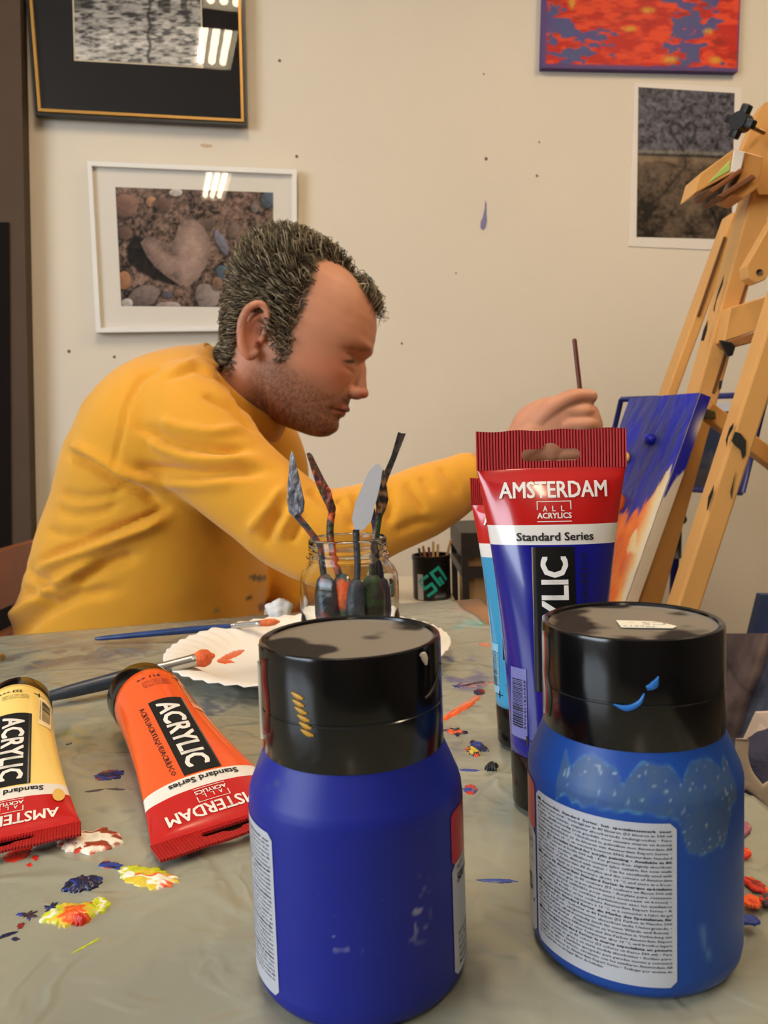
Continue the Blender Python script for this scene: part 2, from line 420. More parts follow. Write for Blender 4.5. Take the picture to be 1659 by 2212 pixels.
# thin dried paint rubbed into the sheet
base = np.tile(L(146, 146, 131), (len(cv), 1))
px = proj(cv)
def stain(cx, cy, rx, ry, ang, rgb, k, s, th=0.5):
    global base
    d = px-np.array([cx, cy]); c, sn = math.cos(ang), math.sin(ang)
    u = (d[:, 0]*c+d[:, 1]*sn)/rx; v = (-d[:, 0]*sn+d[:, 1]*c)/ry; r = np.sqrt(u*u+v*v)
    n = fbm(u*2.2+s, v*2.2, s, 4)
    m = sstep(th-0.05, th+0.07, n)*sstep(1.0, 0.6, r)*k
    base = base*(1-m[:, None])+L(*rgb)*m[:, None]
for a in [(90, 1425, 150, 26, -0.15, (92, 90, 92), .75, 3, .42), (255, 1408, 110, 26, -0.25, (96, 96, 104), .7, 5, .4), (180, 1385, 160, 18, -0.1, (120, 118, 116), .6, 8, .4),
          (480, 1530, 70, 30, 0, (60, 66, 96), .7, 9, .55), (460, 1590, 60, 26, .2, (78, 70, 64), .6, 12, .55), (1012, 1350, 50, 12, -.1, (112, 168, 168), .8, 14, .42),
          (985, 1312, 40, 12, .2, (168, 128, 118), .6, 17, .5), (1005, 1470, 70, 30, .1, (84, 84, 128), .8, 19, .48), (990, 1420, 45, 22, .1, (86, 96, 150), .7, 21, .55),
          (1020, 1535, 60, 12, -.1, (90, 88, 88), .6, 22, .48), (900, 1340, 60, 14, 0, (120, 120, 110), .5, 24, .45), (330, 1545, 60, 14, 0.1, (80, 78, 74), .5, 27, .5),
          (160, 1590, 40, 16, 0, (150, 150, 60), .5, 30, .5), (250, 1750, 60, 12, 0, (100, 100, 96), .4, 31, .5), (1010, 1620, 50, 20, .2, (90, 92, 120), .5, 33, .55)]:
    stain(*a)
m_cloth2 = mat('grey_green_plastic_sheet', (150, 146, 124), 0.2, spec=0.55, var=0.05, vscale=5, attr='Col')
_q = m_cloth2.node_tree; _c = _q.nodes.new('ShaderNodeTexCoord'); _prev = None
for sc_, wd_, ds_ in ((9, .05, .0035), (21, .07, .0016), (5, .03, .004)):
    _n = _q.nodes.new('ShaderNodeTexNoise'); _n.inputs['Scale'].default_value = sc_; _n.inputs['Detail'].default_value = 2.5; _n.inputs['Distortion'].default_value = .6
    _q.links.new(_c.outputs['Object'], _n.inputs['Vector']); _s = _q.nodes.new('ShaderNodeMath'); _s.operation = 'SUBTRACT'; _s.inputs[1].default_value = .5
    _a = _q.nodes.new('ShaderNodeMath'); _a.operation = 'ABSOLUTE'; _m = _q.nodes.new('ShaderNodeMapRange'); _m.interpolation_type = 'SMOOTHSTEP'; _m.inputs[2].default_value = wd_; _m.inputs[3].default_value = 1; _m.inputs[4].default_value = 0
    _q.links.new(_n.outputs['Fac'], _s.inputs[0]); _q.links.new(_s.outputs[0], _a.inputs[0]); _q.links.new(_a.outputs[0], _m.inputs[0])
    _bp = _q.nodes.new('ShaderNodeBump'); _bp.inputs['Strength'].default_value = .22; _bp.inputs['Distance'].default_value = ds_; _q.links.new(_m.outputs[0], _bp.inputs['Height'])
    if _prev: _q.links.new(_prev.outputs[0], _bp.inputs['Normal'])
    _prev = _bp
_q.links.new(_prev.outputs[0], _q.nodes['Principled BSDF'].inputs['Normal'])
cloth = mesh('plastic_tablecloth', cv, [f[::-1] for f in grid_faces(nu, nv)], m_cloth2, None, cols=base)
md = cloth.modifiers.new('thickness', 'SOLIDIFY'); md.thickness = 0.0006; md.offset = -1
tag(cloth, 'grey green paint spattered plastic sheet covering the table', 'tablecloth')

m_paint = mat('acrylic_smear', (200, 200, 200), 0.28, spec=0.5, attr='Col', bump=0.1, bscale=300)
RED, DRED, WHT, BRN, NAV, BLU, YEL, LEM, ORA, PNK, BLK, TEAL = (196, 44, 28), (128, 30, 20), (238, 230, 212), (140, 58, 32), (28, 30, 66), (40, 60, 140), (216, 190, 60), (196, 204, 40), (226, 92, 34), (206, 140, 120), (22, 22, 26), (60, 140, 150)
def smear(cx, cy, rx, ry, ang, pal, h, seed, rag=0.35, z=TZ-0.0016, parent=None, name='paint_smear', label=None, fl=1.0):
    nr, na = 18, 84; c, s = math.cos(ang), math.sin(ang); rx, ry, h = rx*1.22, ry*1.2, h*.62*fl*fl
    th = np.linspace(0, 2*math.pi, na, endpoint=False)
    edge = 1-rag*fbm(np.cos(th)*1.6+seed*3.1, np.sin(th)*1.6+seed, seed, 3)*1.3-0.5*rag*vnoise(np.cos(th)*6+seed, np.sin(th)*6, seed+3)-0.45*rag*vnoise(np.cos(th)*15+seed, np.sin(th)*15, seed+4)+0.22*rag
    R = np.linspace(0.0, 1, nr)[:, None]
    U = R*edge*np.cos(th); Vv = R*edge*np.sin(th)+0*R
    px_ = cx+rx*(U*c)-ry*(Vv*s); py_ = cy+rx*(U*s)+ry*(Vv*c)
    tex = fbm(U*2.6+seed*1.7, Vv*1.6+seed, seed+1, 3); rid = 1-abs(vnoise(U*4+seed, Vv*2.2, seed+5)*2-1)
    H = z+h*np.sqrt(np.clip(1-R**2, 0, 1))*(0.35+0.9*tex+0.5*rid)
    n = len(pal); t = np.clip((fbm(U*1.5+5+seed, Vv*2.4, seed+9, 3)-0.28)/0.44, 0, 0.999)*n
    i0 = np.floor(t).astype(int); fr = sstep(0.35, 0.65, t-i0)
    pc = np.array([L(*p) for p in pal]); C0 = pc[i0]; C1 = pc[np.minimum(i0+1, n-1)]
    cc = C0*(1-fr[..., None])+C1*fr[..., None]
    P = np.array([onz(a, b, z) for a, b in zip(px_.ravel(), py_.ravel())]).reshape(nr, na, 3)
    P[..., 2] = H; P[-1, :, 2] = z-0.0012
    return mesh(name, P.reshape(-1, 3), grid_faces(nr, na, False, True), m_paint, parent or cloth, world=True, cols=cc.reshape(-1, 3))
SM = [(200, 1815, 88, 31, -.12, [WHT, WHT, BRN, BRN, RED, WHT], .0035, 3), (165, 1818, 52, 27, -.05, [WHT, WHT, (230, 214, 190)], .0035, 5), (38, 1845, 40, 16, -.42, [RED, RED], .0012, 4), (76, 1853, 9, 8, 0, [RED], .0006, 2), (64, 1869, 8, 5, 0, [RED], .0005, 6),
      (240, 1870, 33, 10, .15, [RED, NAV, BLU], .001, 7), (326, 1898, 74, 30, .12, [LEM, YEL, ORA, WHT, YEL], .003, 8), (285, 1886, 34, 20, 0, [LEM, WHT], .0025, 10), (178, 1912, 50, 20, -.25, [NAV, BLK, BLU, NAV], .004, 11),
      (152, 1978, 74, 31, -.2, [YEL, WHT, LEM, YEL, ORA], .004, 12), (212, 1958, 34, 20, -.5, [LEM, WHT, LEM], .003, 13), (174, 1990, 25, 13, -.2, [RED, ORA, RED], .0055, 14),
      (60, 1978, 36, 22, -.3, [NAV, BLU, (60, 40, 50)], .001, 15, .75), (108, 1962, 30, 14, -.5, [BLU, NAV], .0008, 16, .8), (45, 2000, 14, 10, -.8, [NAV, DRED], .0006, 18, .5), (16, 2020, 28, 5, -.35, [NAV], .0006, 17, .4), (33, 2029, 11, 5, 0, [NAV], .0005, 19),
      (188, 2042, 50, 3, -.5, [LEM], .0004, 20, .5), (238, 1674, 42, 14, -.12, [BLU, NAV, BLU, BRN], .001, 21), (146, 1604, 15, 7, -.1, [BLK], .0006, 22), (216, 1627, 4, 3, 0, [WHT], .0006, 24),
      (205, 1708, 26, 3, -.15, [(70, 70, 70)], .0003, 25), (250, 1705, 28, 3, .05, [(80, 78, 76)], .0003, 26),
      (1000, 1528, 60, 9, -.55, [ORA, PNK, PNK, ORA], .0025, 27), (1030, 1478, 52, 7, -.12, [PNK, (160, 110, 110), NAV], .0012, 28), (1035, 1496, 14, 9, 0, [NAV, DRED], .0025, 29), (985, 1482, 30, 18, -.2, [BLU, NAV, (90, 90, 130)], .0008, 39, .8),
      (984, 1581, 32, 14, .1, [BRN, NAV, ORA, NAV], .0018, 30, .6), (1032, 1612, 26, 11, .45, [BLU, NAV], .003, 31), (1022, 1624, 20, 12, .5, [ORA, NAV, YEL], .003, 32), (1061, 1660, 24, 13, .1, [NAV, BLK], .005, 33, .6), (1015, 1664, 30, 4, 0, [BLU], .0005, 34, .4),
      (1014, 1707, 18, 15, 0, [BLU, (90, 90, 140), RED], .001, 35), (1078, 1903, 48, 6, .03, [BLU, (60, 80, 160)], .0007, 36, .4), (1048, 1392, 16, 5, .1, [ORA, PNK], .0008, 37),
      (1608, 1841, 15, 11, 0, [ORA, RED], .0025, 41, .2), (1632, 1908, 42, 12, .45, [RED, DRED, ORA], .002, 42), (1622, 1944, 26, 14, .3, [RED, ORA], .0015, 43), (1660, 1940, 22, 16, 0, [RED, (60, 50, 60)], .002, 44), (1612, 1984, 34, 11, .15, [BLU, (50, 70, 150)], .0008, 45, .3),
      (1606, 1786, 18, 16, .6, [PNK, (150, 90, 110)], .0015, 46), (3, 1421, 9, 10, 0, [(160, 110, 40), (90, 70, 30)], .004, 47)]
for a in SM: smear(*a, z=TZ+(.0036 if a[0] > 1590 else -.0016), fl=(.35 if a[0] > 1590 else 1.0))
# ------------------------------------------------------------------ big paint bottles
RB = 0.0405
m_black = mat('glossy_black_plastic', (12, 11, 11), 0.16, spec=0.6, bump=0.03, bscale=30)
m_dust = mat('dusty_black_top', (96, 88, 78), 0.6, spec=0.25, var=0.0)
_nt = m_dust.node_tree; _b = _nt.nodes['Principled BSDF']; _tq = _nt.nodes.new('ShaderNodeTexCoord'); _n = _nt.nodes.new('ShaderNodeTexNoise')
_n.inputs['Scale'].default_value = 34; _n.inputs['Detail'].default_value = 2; _cr = _nt.nodes.new('ShaderNodeValToRGB')
_cr.color_ramp.elements[0].position = 0.40; _cr.color_ramp.elements[0].color = (*L(30, 26, 24), 1); _cr.color_ramp.elements[1].position = 0.47; _cr.color_ramp.elements[1].color = (*L(120, 111, 99), 1)
_oi = _nt.nodes.new('ShaderNodeObjectInfo'); _va = _nt.nodes.new('ShaderNodeVectorMath'); _nt.links.new(_tq.outputs['Object'], _va.inputs[0]); _nt.links.new(_oi.outputs['Location'], _va.inputs[1]); _nt.links.new(_va.outputs[0], _n.inputs['Vector']); _nt.links.new(_n.outputs['Fac'], _cr.inputs[0]); _nt.links.new(_cr.outputs[0], _b.inputs['Base Color'])
m_lab = mat('white_label', (184, 186, 192), 0.35, spec=0.4)
m_labred = mat('red_label', (176, 20, 24), 0.3)
m_ink = mat('black_ink', (26, 25, 28), 0.5)
m_grey = mat('grey_ink', (120, 120, 124), 0.5)
m_white = mat('white_ink', (236, 230, 220), 0.4)
BODY = [(0.0, 0.0), (0.0355, 0.0), (0.0385, 0.0012), (0.0399, 0.0036), (RB, 0.007), (RB, 0.012), (RB, 0.03), (RB, 0.05), (RB, 0.0695), (0.0403, 0.0725), (0.0396, 0.0752), (0.0384, 0.078), (0.0345, 0.0875), (0.0338, 0.0895), (0.0336, 0.094)]
CAPP = [(0.0320, 0.0885), (0.0338, 0.0885), (0.0342, 0.0892), (0.0342, 0.1052), (0.0339, 0.1055), (0.0339, 0.1060), (0.0342, 0.1063), (0.0341, 0.1275), (0.0338, 0.1288), (0.0329, 0.1292), (0.0318, 0.1288), (0.0314, 0.1279)]
def on_cyl(s, z, phi0, off=0.0005, r=RB):
    """arc metres s (to the right), height z; phi0 = angle of s=0 measured from the camera-facing side, to the right"""
    a = phi0+np.asarray(s)/r; R = r+off
    return np.stack([R*np.sin(a), -R*np.cos(a), np.asarray(z)+0*a], 1)
def round_rect(x0, x1, y0, y1, r, nx=26):
    pts = []
    for X in np.linspace(x0, x1, nx):
        d = min(X-x0, x1-X); k = r-math.sqrt(max(r*r-(r-d)**2, 0)) if d < r else 0
        pts.append((X, y0+k, y1-k))
    V = []
    for X, a, b in pts: V += [(X, a), (X, a+(b-a)*.35), (X, a+(b-a)*.7), (X, b)]
    return np.array(V), grid_faces(len(pts), 4)
BACK = """NL Amsterdam  Standard  Series:  het  specialistenmerk  voor
schilderen met acryl • Verkrijgbaar in 80 kleuren (53 kleuren in 500 ml
flacon) • Voor vetvrije, enigszins absorberende ondergronden • Pure
acrylaat, alkalibestendig (ook geschikt voor nieuwe muren en beton)
• Verdunbaar met water • Uitstekend te gebruiken met Amsterdam All
Acrylics hulpmiddelen en de kleuren van Amsterdam Expert Series •
Verwerken boven 10 °C en vorstvrij bewaren ENG Amsterdam Standard
Series: the specialist brand for acrylic painting • Available in 80
colours (53 colours in bottle 500 ml) • For grease-free, slightly absorbent
surfaces • Pure acrylate, alkaline-resistant (also suitable for new walls
and concrete) • Can be diluted with water • Can be excellently used with
the auxiliaries of Amsterdam All Acrylics and the colours of Amsterdam
Expert Series • Apply at a temperature above 10 °C and store in a frost-
free place FR Amsterdam Standard Series: la marque spécialiste
pour l'acrylique • Livrable en 80 couleurs (53 couleurs en flacon 500 ml)
• Pour supports non gras et peu absorbants • Acrylate pure, résistante
à l'alcali (également utilisable pour murs nouveaux et béton) •
Diluable avec de l'eau • Se combine parfaitement avec les auxiliaires
Amsterdam All Acrylics et les couleurs Amsterdam Expert Series • A
utiliser à une température supérieure à 10 °C et à conserver à l'abri du gel
DE Amsterdam Standard Series: die Marke des Spezialisten für
das Malen mit Acryl • Lieferbar in 80 Farben (53 Farben in Flasche 500
ml) • Für fettfreie, einigermassen absorbierende Untergründe •
Reines Acrylharz, alkali-beständig (auch für neue Wände und Beton) •
Mit Wasser verdünnbar • Ausgezeichnet zu Verwenden in Verbindung mit
Amsterdam All Acrylics Hilfsmitteln und den Farben Amsterdam Expert
Series • Zu verarbeiten bei einer Temperatur über 10 °C und frostfrei lagern
ES Amsterdam Standard Series: la marca especialista en pintura
acrílica • Suministrable en 80 colores (53 colores en frasco 500 ml) • Para
superficies exentas de grasa y en cierta medida absorbentes • Acrilato puro,
resistente al alcalino (también apropiado para paredes nuevas y cemento)
• Diluible en agua • Perfecto, excelente con los auxiliares Amsterdam All
Acrylics y los colores de Amsterdam Expert Series • Trabajar por encima de
10 °C y guardar en un lugar libre de heladas""".split('\n')
BOLD = {0: 1, 7: .6, 13: 1, 20: 1, 27: 1}
def back_text():
    parts = []; lx0, lx1 = 0.0018, 0.0555; y1 = 0.0640; st = 0.0527/33
    for i, s in enumerate(BACK):
        y = y1-i*st; x1 = lx1 if i < 33 else lx0+(lx1-lx0)*0.56
        v, f = fit_text(s, lx0, x1, y-st*0.5, y+st*0.08, bold=0.03 if i in BOLD else 0.012, res=0, capital=0.728)
        parts.append((v, f))
        if i in (0, 13, 20, 27): parts.append((np.array([(lx0, y-st*.55), (lx0+.0021, y-st*.55), (lx0+.0021, y+st*.12), (lx0, y+st*.12)]), [(0, 1, 2, 3)]))
    V = np.vstack([p[0] for p in parts]); Fc = []; n = 0
    for v, f in parts: Fc += [tuple(k+n for k in q) for q in f]; n += len(v)
    return V, Fc
BT = back_text()

def bottle(loc, phi, m_body, label, rz=0, cols=None, cs=False):
    t = thing('paint_bottle', label, 'paint bottle', loc, (0, 0, rz), 'big blue paint bottles')
    prof = BODY; Zs = []
    P = []
    for (r0, z0), (r1, z1) in zip(prof[:-1], prof[1:]):
        k = max(1, int(max(abs(z1-z0), abs(r1-r0))/0.0007))
        P += [(r0+(r1-r0)*i/k, z0+(z1-z0)*i/k) for i in range(k)]
    P.append(prof[-1]); P[0] = (0.001, 0)
    v, f = lathe(P, 320); v = np.array(v)
    c = cols(v) if cols else None
    mesh('bottle_body', v, f, m_body, t, cols=c)
    cap = mesh('screw_cap', *lathe(CAPP, 128, True, False), m_black, t, auto=40)
    top = mesh('cap_top', *lathe([(0.0005, 0.1272), (0.0295, 0.1272), (0.0312, 0.1274), (0.0316, 0.1280)], 96, True, False), m_dust, cap)
    top['label'] = 'dusty recessed top of the cap'
    # back label with its small print
    s0 = math.radians(phi)
    lb = mesh('back_label', *(lambda q: (on_cyl(q[0][:, 0], q[0][:, 1], s0, 0.00025), q[1]))(round_rect(0, 0.0573, 0.0065, 0.0665, 0.0022)), m_lab, t)
    v, f = cut_columns(BT[0], BT[1], 0.004)
    mesh('small_print', on_cyl(v[:, 0], v[:, 1], s0, 0.0004), f, m_ink, lb)
    # front label: red above, white below
    s1 = s0-math.radians(2.2)-0.1235/RB
    fl = mesh('front_label', *(lambda q: (on_cyl(q[0][:, 0], q[0][:, 1], s1, 0.00025), q[1]))(round_rect(0, 0.1235, 0.0065, 0.0485, 0.0022, 50)), m_lab, t)
    rd = mesh('red_band', *(lambda q: (on_cyl(q[0][:, 0], q[0][:, 1], s1, 0.00027), q[1]))(round_rect(0, 0.1235, 0.0484, 0.0680, 0.0015, 50)), m_labred, fl)
    pr = []
    pr.append(fit_text('16.9 US fl oz', 0.004, 0.019, 0.0455, 0.0475, 0.01))
    pr.append(fit_text('500 ml', 0.004, 0.0175, 0.0405, 0.0440, 0.03))
    for i, s in enumerate(['ROYAL TALENS', 'P.O. BOX 4', 'Apeldoorn, NL', 'www.talens.com', 'Made in Holland']):
        pr.append(fit_text(s, 0.004, 0.0175, 0.0205-i*0.0028, 0.0220-i*0.0028, 0.015, res=0))
    pr.append(fit_text('S', 0.1135, 0.1195, 0.0215, 0.0285, 0.015)); pr.append(fit_text('AP', 0.1155, 0.1195, 0.0415, 0.0435, 0.0))
    th = np.linspace(0, 2*math.pi, 24, endpoint=False)
    ring = np.vstack([np.c_[0.1175+0.0032*np.cos(th), 0.0425+0.0036*np.sin(th)], np.c_[0.1175+0.0029*np.cos(th), 0.0425+0.0033*np.sin(th)]])
    pr.append((ring, [(i, (i+1) % 24, 24+(i+1) % 24, 24+i) for i in range(24)]))
    pr.append((np.array([(.117, .040-.0005), (.121, .0395), (.121, .0392), (.117, .0392)])-np.array([0, .004]), [(0, 1, 2, 3)]))
    pr.append((np.array([(.1205, .0185), (.1217, .0185), (.1217, .0197), (.1205, .0197)]), [(0, 1, 2, 3)]))
    big = fit_text('AMSTERDAM', 0.022, 0.100, 0.053, 0.063, 0.02); big2 = fit_text('ACRYLIC', 0.024, 0.098, 0.026, 0.040, 0.03)
    V, Fc = [], []; n = 0
    for v, f in pr+[big2]:
        v, f = cut_columns(np.asarray(v), f, 0.003); V.append(v); Fc += [tuple(k+n for k in q) for q in f]; n += len(v)
    V = np.vstack(V); mesh('label_print', on_cyl(V[:, 0], V[:, 1], s1, 0.0004), Fc, m_ink, fl)
    v, f = cut_columns(big[0], big[1], 0.003); mesh('lettering', on_cyl(v[:, 0], v[:, 1], s1, 0.00045), f, m_white, fl)
    return t, cap, top

m_b1 = mat('ultramarine_bottle', (38, 46, 176), 0.42, spec=0.35, attr='Col')
m_b2 = mat('primary_blue_bottle', (30, 84, 176), 0.42, spec=0.35, attr='Col')
def cols1(v):
    a = np.arctan2(v[:, 0], -v[:, 1])*RB; z = v[:, 2]
    c = np.tile(L(24, 35, 134), (len(v), 1))
    n = vnoise(a*420, z*420, 3)*vnoise(a*90+4, z*60, 8)
    m = sstep(0.52, 0.66, n)*np.exp(-((z-0.040)/0.009)**2)*sstep(.028, .02, abs(a)); c = mixc(c, np.tile(L(150, 152, 176), (len(v), 1)), m*0.8)
    m2 = np.exp(-((z-0.085)/0.004)**2)*sstep(0.5, 0.8, vnoise(a*200, z*300, 4))*sstep(-.02, -.035, a); c = mixc(c, np.tile(L(70, 80, 110), (len(v), 1)), m2*.7)
    return c
def cols2(v):
    a = np.arctan2(v[:, 0], -v[:, 1])*RB; z = v[:, 2]
    c = np.tile(L(24, 68, 148), (len(v), 1))
    # dried run of water stain round the shoulder, scalloped lower rim with a pale tide line
    rim = 0.0715-0.013*sstep(0.014, 0.02, a)*sstep(.042, .034, a)-0.004*vnoise(a*160, a*0, 5)-0.002*vnoise(a*500, a*0, 6)
    rim = np.where(a > 0.044, 0.2, rim); rim = np.where(a < -0.030, 0.2, rim)
    topm = 0.0785+0.0085*np.sqrt(abs(np.sin(a*150+.4+.6*vnoise(a*120, a*0, 3))))-0.002*vnoise(a*300, a*0, 9)
    ins = sstep(0, 0.0006, z-rim)*sstep(0, 0.0008, topm-z)
    c = mixc(c, np.tile(L(72, 96, 118), (len(v), 1)), ins*(0.35+0.5*fbm(a*260, z*200, 2, 3)))
    spk = sstep(0.84, 0.94, vnoise(a*1100, z*700, 12))*ins; c = mixc(c, np.tile(L(150, 168, 176), (len(v), 1)), spk*.7)
    edge = np.exp(-((z-rim)/0.0006)**2)*(rim < .1)+np.exp(-((z-topm)/0.0005)**2)*(rim < .1); c = mixc(c, np.tile(L(96, 150, 178), (len(v), 1)), np.clip(edge, 0, 1)*.45*vnoise(a*500, z*500, 21)*1.4)
    ft = np.exp(-((a-0.026+0.2*(z-.02))/0.0015)**2)*sstep(.012, .016, z)*sstep(.03, .026, z)*vnoise(a*600, z*300, 7); c = mixc(c, np.tile(L(110, 150, 190), (len(v), 1)), ft*.5)
    return c
p1 = onz(783, 2072); p2 = onz(1368, 2017)
b1, cap1, top1 = bottle(p1, -47.4-81+0, m_b1, 'dark ultramarine blue paint bottle at the front with an unprinted blue side showing', math.radians(3), cols=cols1)
b2, cap2, top2 = bottle(p2, -60.5, m_b2, 'brighter blue paint bottle on the right with small print label facing the camera', math.radians(-17), cols=cols2)
# sticker on the right cap, paint runs on both caps
st = [(-0.0085, 0.004), (-0.0065, -0.0075), (0.012, -0.0062), (0.0135, -0.003), (0.0085, 0.0025), (0.005, 0.004)]
V = [(x+0.003, y-.002, 0.1277) for x, y in st]; sk = mesh('price_sticker', *prism(V, (0, 0, 0.00025)), mat('white_sticker', (226, 222, 204), .6), top2, smooth=False)
v, f = fit_text('CS -', -0.001, 0.013, -0.0045, 0.0, 0.0, rot=2); w_, g_ = fit_text('786517', -0.003, 0.009, -0.0085, -0.0060, 0.0, rot=2)
vv = np.vstack([v, w_]); mesh('sticker_writing', np.c_[vv, np.full(len(vv), .12798)], f+[tuple(i+len(v) for i in q) for q in g_], m_grey, sk)
def cap_blob(cap, pts, col, name='paint_run', h=0.0008, r=0.0341):
    """pts (angle deg, height, radius) chain of paint beads on a cap side"""
    parts = []
    for a, z, q in pts:
        a = math.radians(a); c = np.array([r*math.sin(a), -r*math.cos(a), z]); parts.append(sphere(c, (q*.8+h*abs(math.sin(a)), q*.8*abs(math.sin(a))+h, q), 10, 8))
    V, Fc = join(parts); mesh(name, V, Fc, mat(name+'_colour', col, .35), cap)
def cap_stroke(cap, pts, wdt, col, name='paint_run'):
    P = smooth_path([(0.0343*math.sin(math.radians(a)), -0.0343*math.cos(math.radians(a)), z) for a, z in pts], 16)
    mesh(name, *sweep(P, np.interp(np.linspace(0, 1, 16), np.linspace(0, 1, len(wdt)), wdt), .0005, 8, ref=(0, 0, 1)), mat(name+'_colour', col, .35), cap)
for i, (a, z) in enumerate([(-33, .1155), (-32.5, .1130), (-31, .1105), (-29.5, .1080), (-28.5, .1055), (-27.5, .103)]):
    cap_stroke(cap1, [(a-4, z+.0012), (a, z), (a+4, z-.0005)], [.0003, .0009, .0010, .0003], (188, 138, 30), 'ochre_paint_stroke')
cap_stroke(cap1, [(45, .1268), (47, .1262), (49, .125), (50, .1225)], [.0006, .0016, .0016, .0005], (206, 202, 190), 'white_paint_chip')
cap_stroke(cap1, [(48, .1105), (56, .1120), (64, .1150), (72, .1195)], [.0005, .0008, .0012, .0006], (44, 42, 40), 'dried_paint_drip')
cap_stroke(cap1, [(-62, .126), (-63, .118), (-61, .110), (-64, .098)], [.0012, .0016, .0010, .0016], (110, 34, 20), 'red_brown_paint_run')
cap_stroke(cap1, [(-76, .123), (-75, .112), (-77, .102), (-75, .094)], [.0008, .0010, .0008, .0010], (176, 164, 140), 'pale_paint_run')
cap_stroke(cap2, [(-11, .1058), (-3, .1048), (4, .1070), (7, .1105)], [.0002, .0012, .0010, .0003], (36, 104, 178), 'blue_paint_stroke')
cap_stroke(cap2, [(8, .1122), (12, .1132), (15, .1165)], [.0009, .0016, .0002], (36, 104, 178), 'blue_paint_stroke')
for dz, col in ((0, (150, 50, 26)), (3.2, (60, 56, 46)), (-4, (176, 168, 156))):
    cap_stroke(cap2, [(-66+dz, .126), (-65+dz, .117), (-67+dz, .109), (-63+dz, .102), (-66+dz, .0935)], [.0007, .0008, .0006, .0010, .0007], col, 'paint_run')

# ------------------------------------------------------------------ paint tubes
TL = 0.205
def tube_dims(z, z0=0.030, z1=0.184, r0=0.0245, hw=0.0400):
    t = np.clip((np.asarray(z, float)-z0)/(z1-z0), 0, 1)
    b = (r0*(np.clip(1-t, 0, 1)**1.25*.75+.25*np.sqrt(np.clip(1-t**1.6, 0, 1))) if FLAT else r0*np.sqrt(np.clip(1-t**1.55, 0, 1)))+0.0009
    a = r0+(hw-r0)*(0.25*t+0.75*t**2.0)
    return a, b
FLAT = False
def sag(z):
    if not FLAT: return 0*np.asarray(z, float)
    a, b = tube_dims(z); e = np.clip(np.asarray(z, float)-.150, 0, 1); return (0.0245-b)-1.3*e*e
def tube_pt(x, z, off=0.0003):
    a, b = tube_dims(z); u = np.clip(np.asarray(x)/a, -.999, .999)
    y = -b*np.sqrt(1-u*u); nrm = np.stack([u/a, y/(b*b+1e-9), 0*u], 1); nrm /= np.linalg.norm(nrm, axis=1)[:, None]
    return np.stack([x, y+sag(z), np.asarray(z)+0*u], 1)+nrm*off
RIB = 2*math.pi/0.0016
m_crimp = ramp_mat('ribbed_red_crimp', 'Z', [(-.02, (182, 24, 24))], 0.35, bump_rib=RIB)
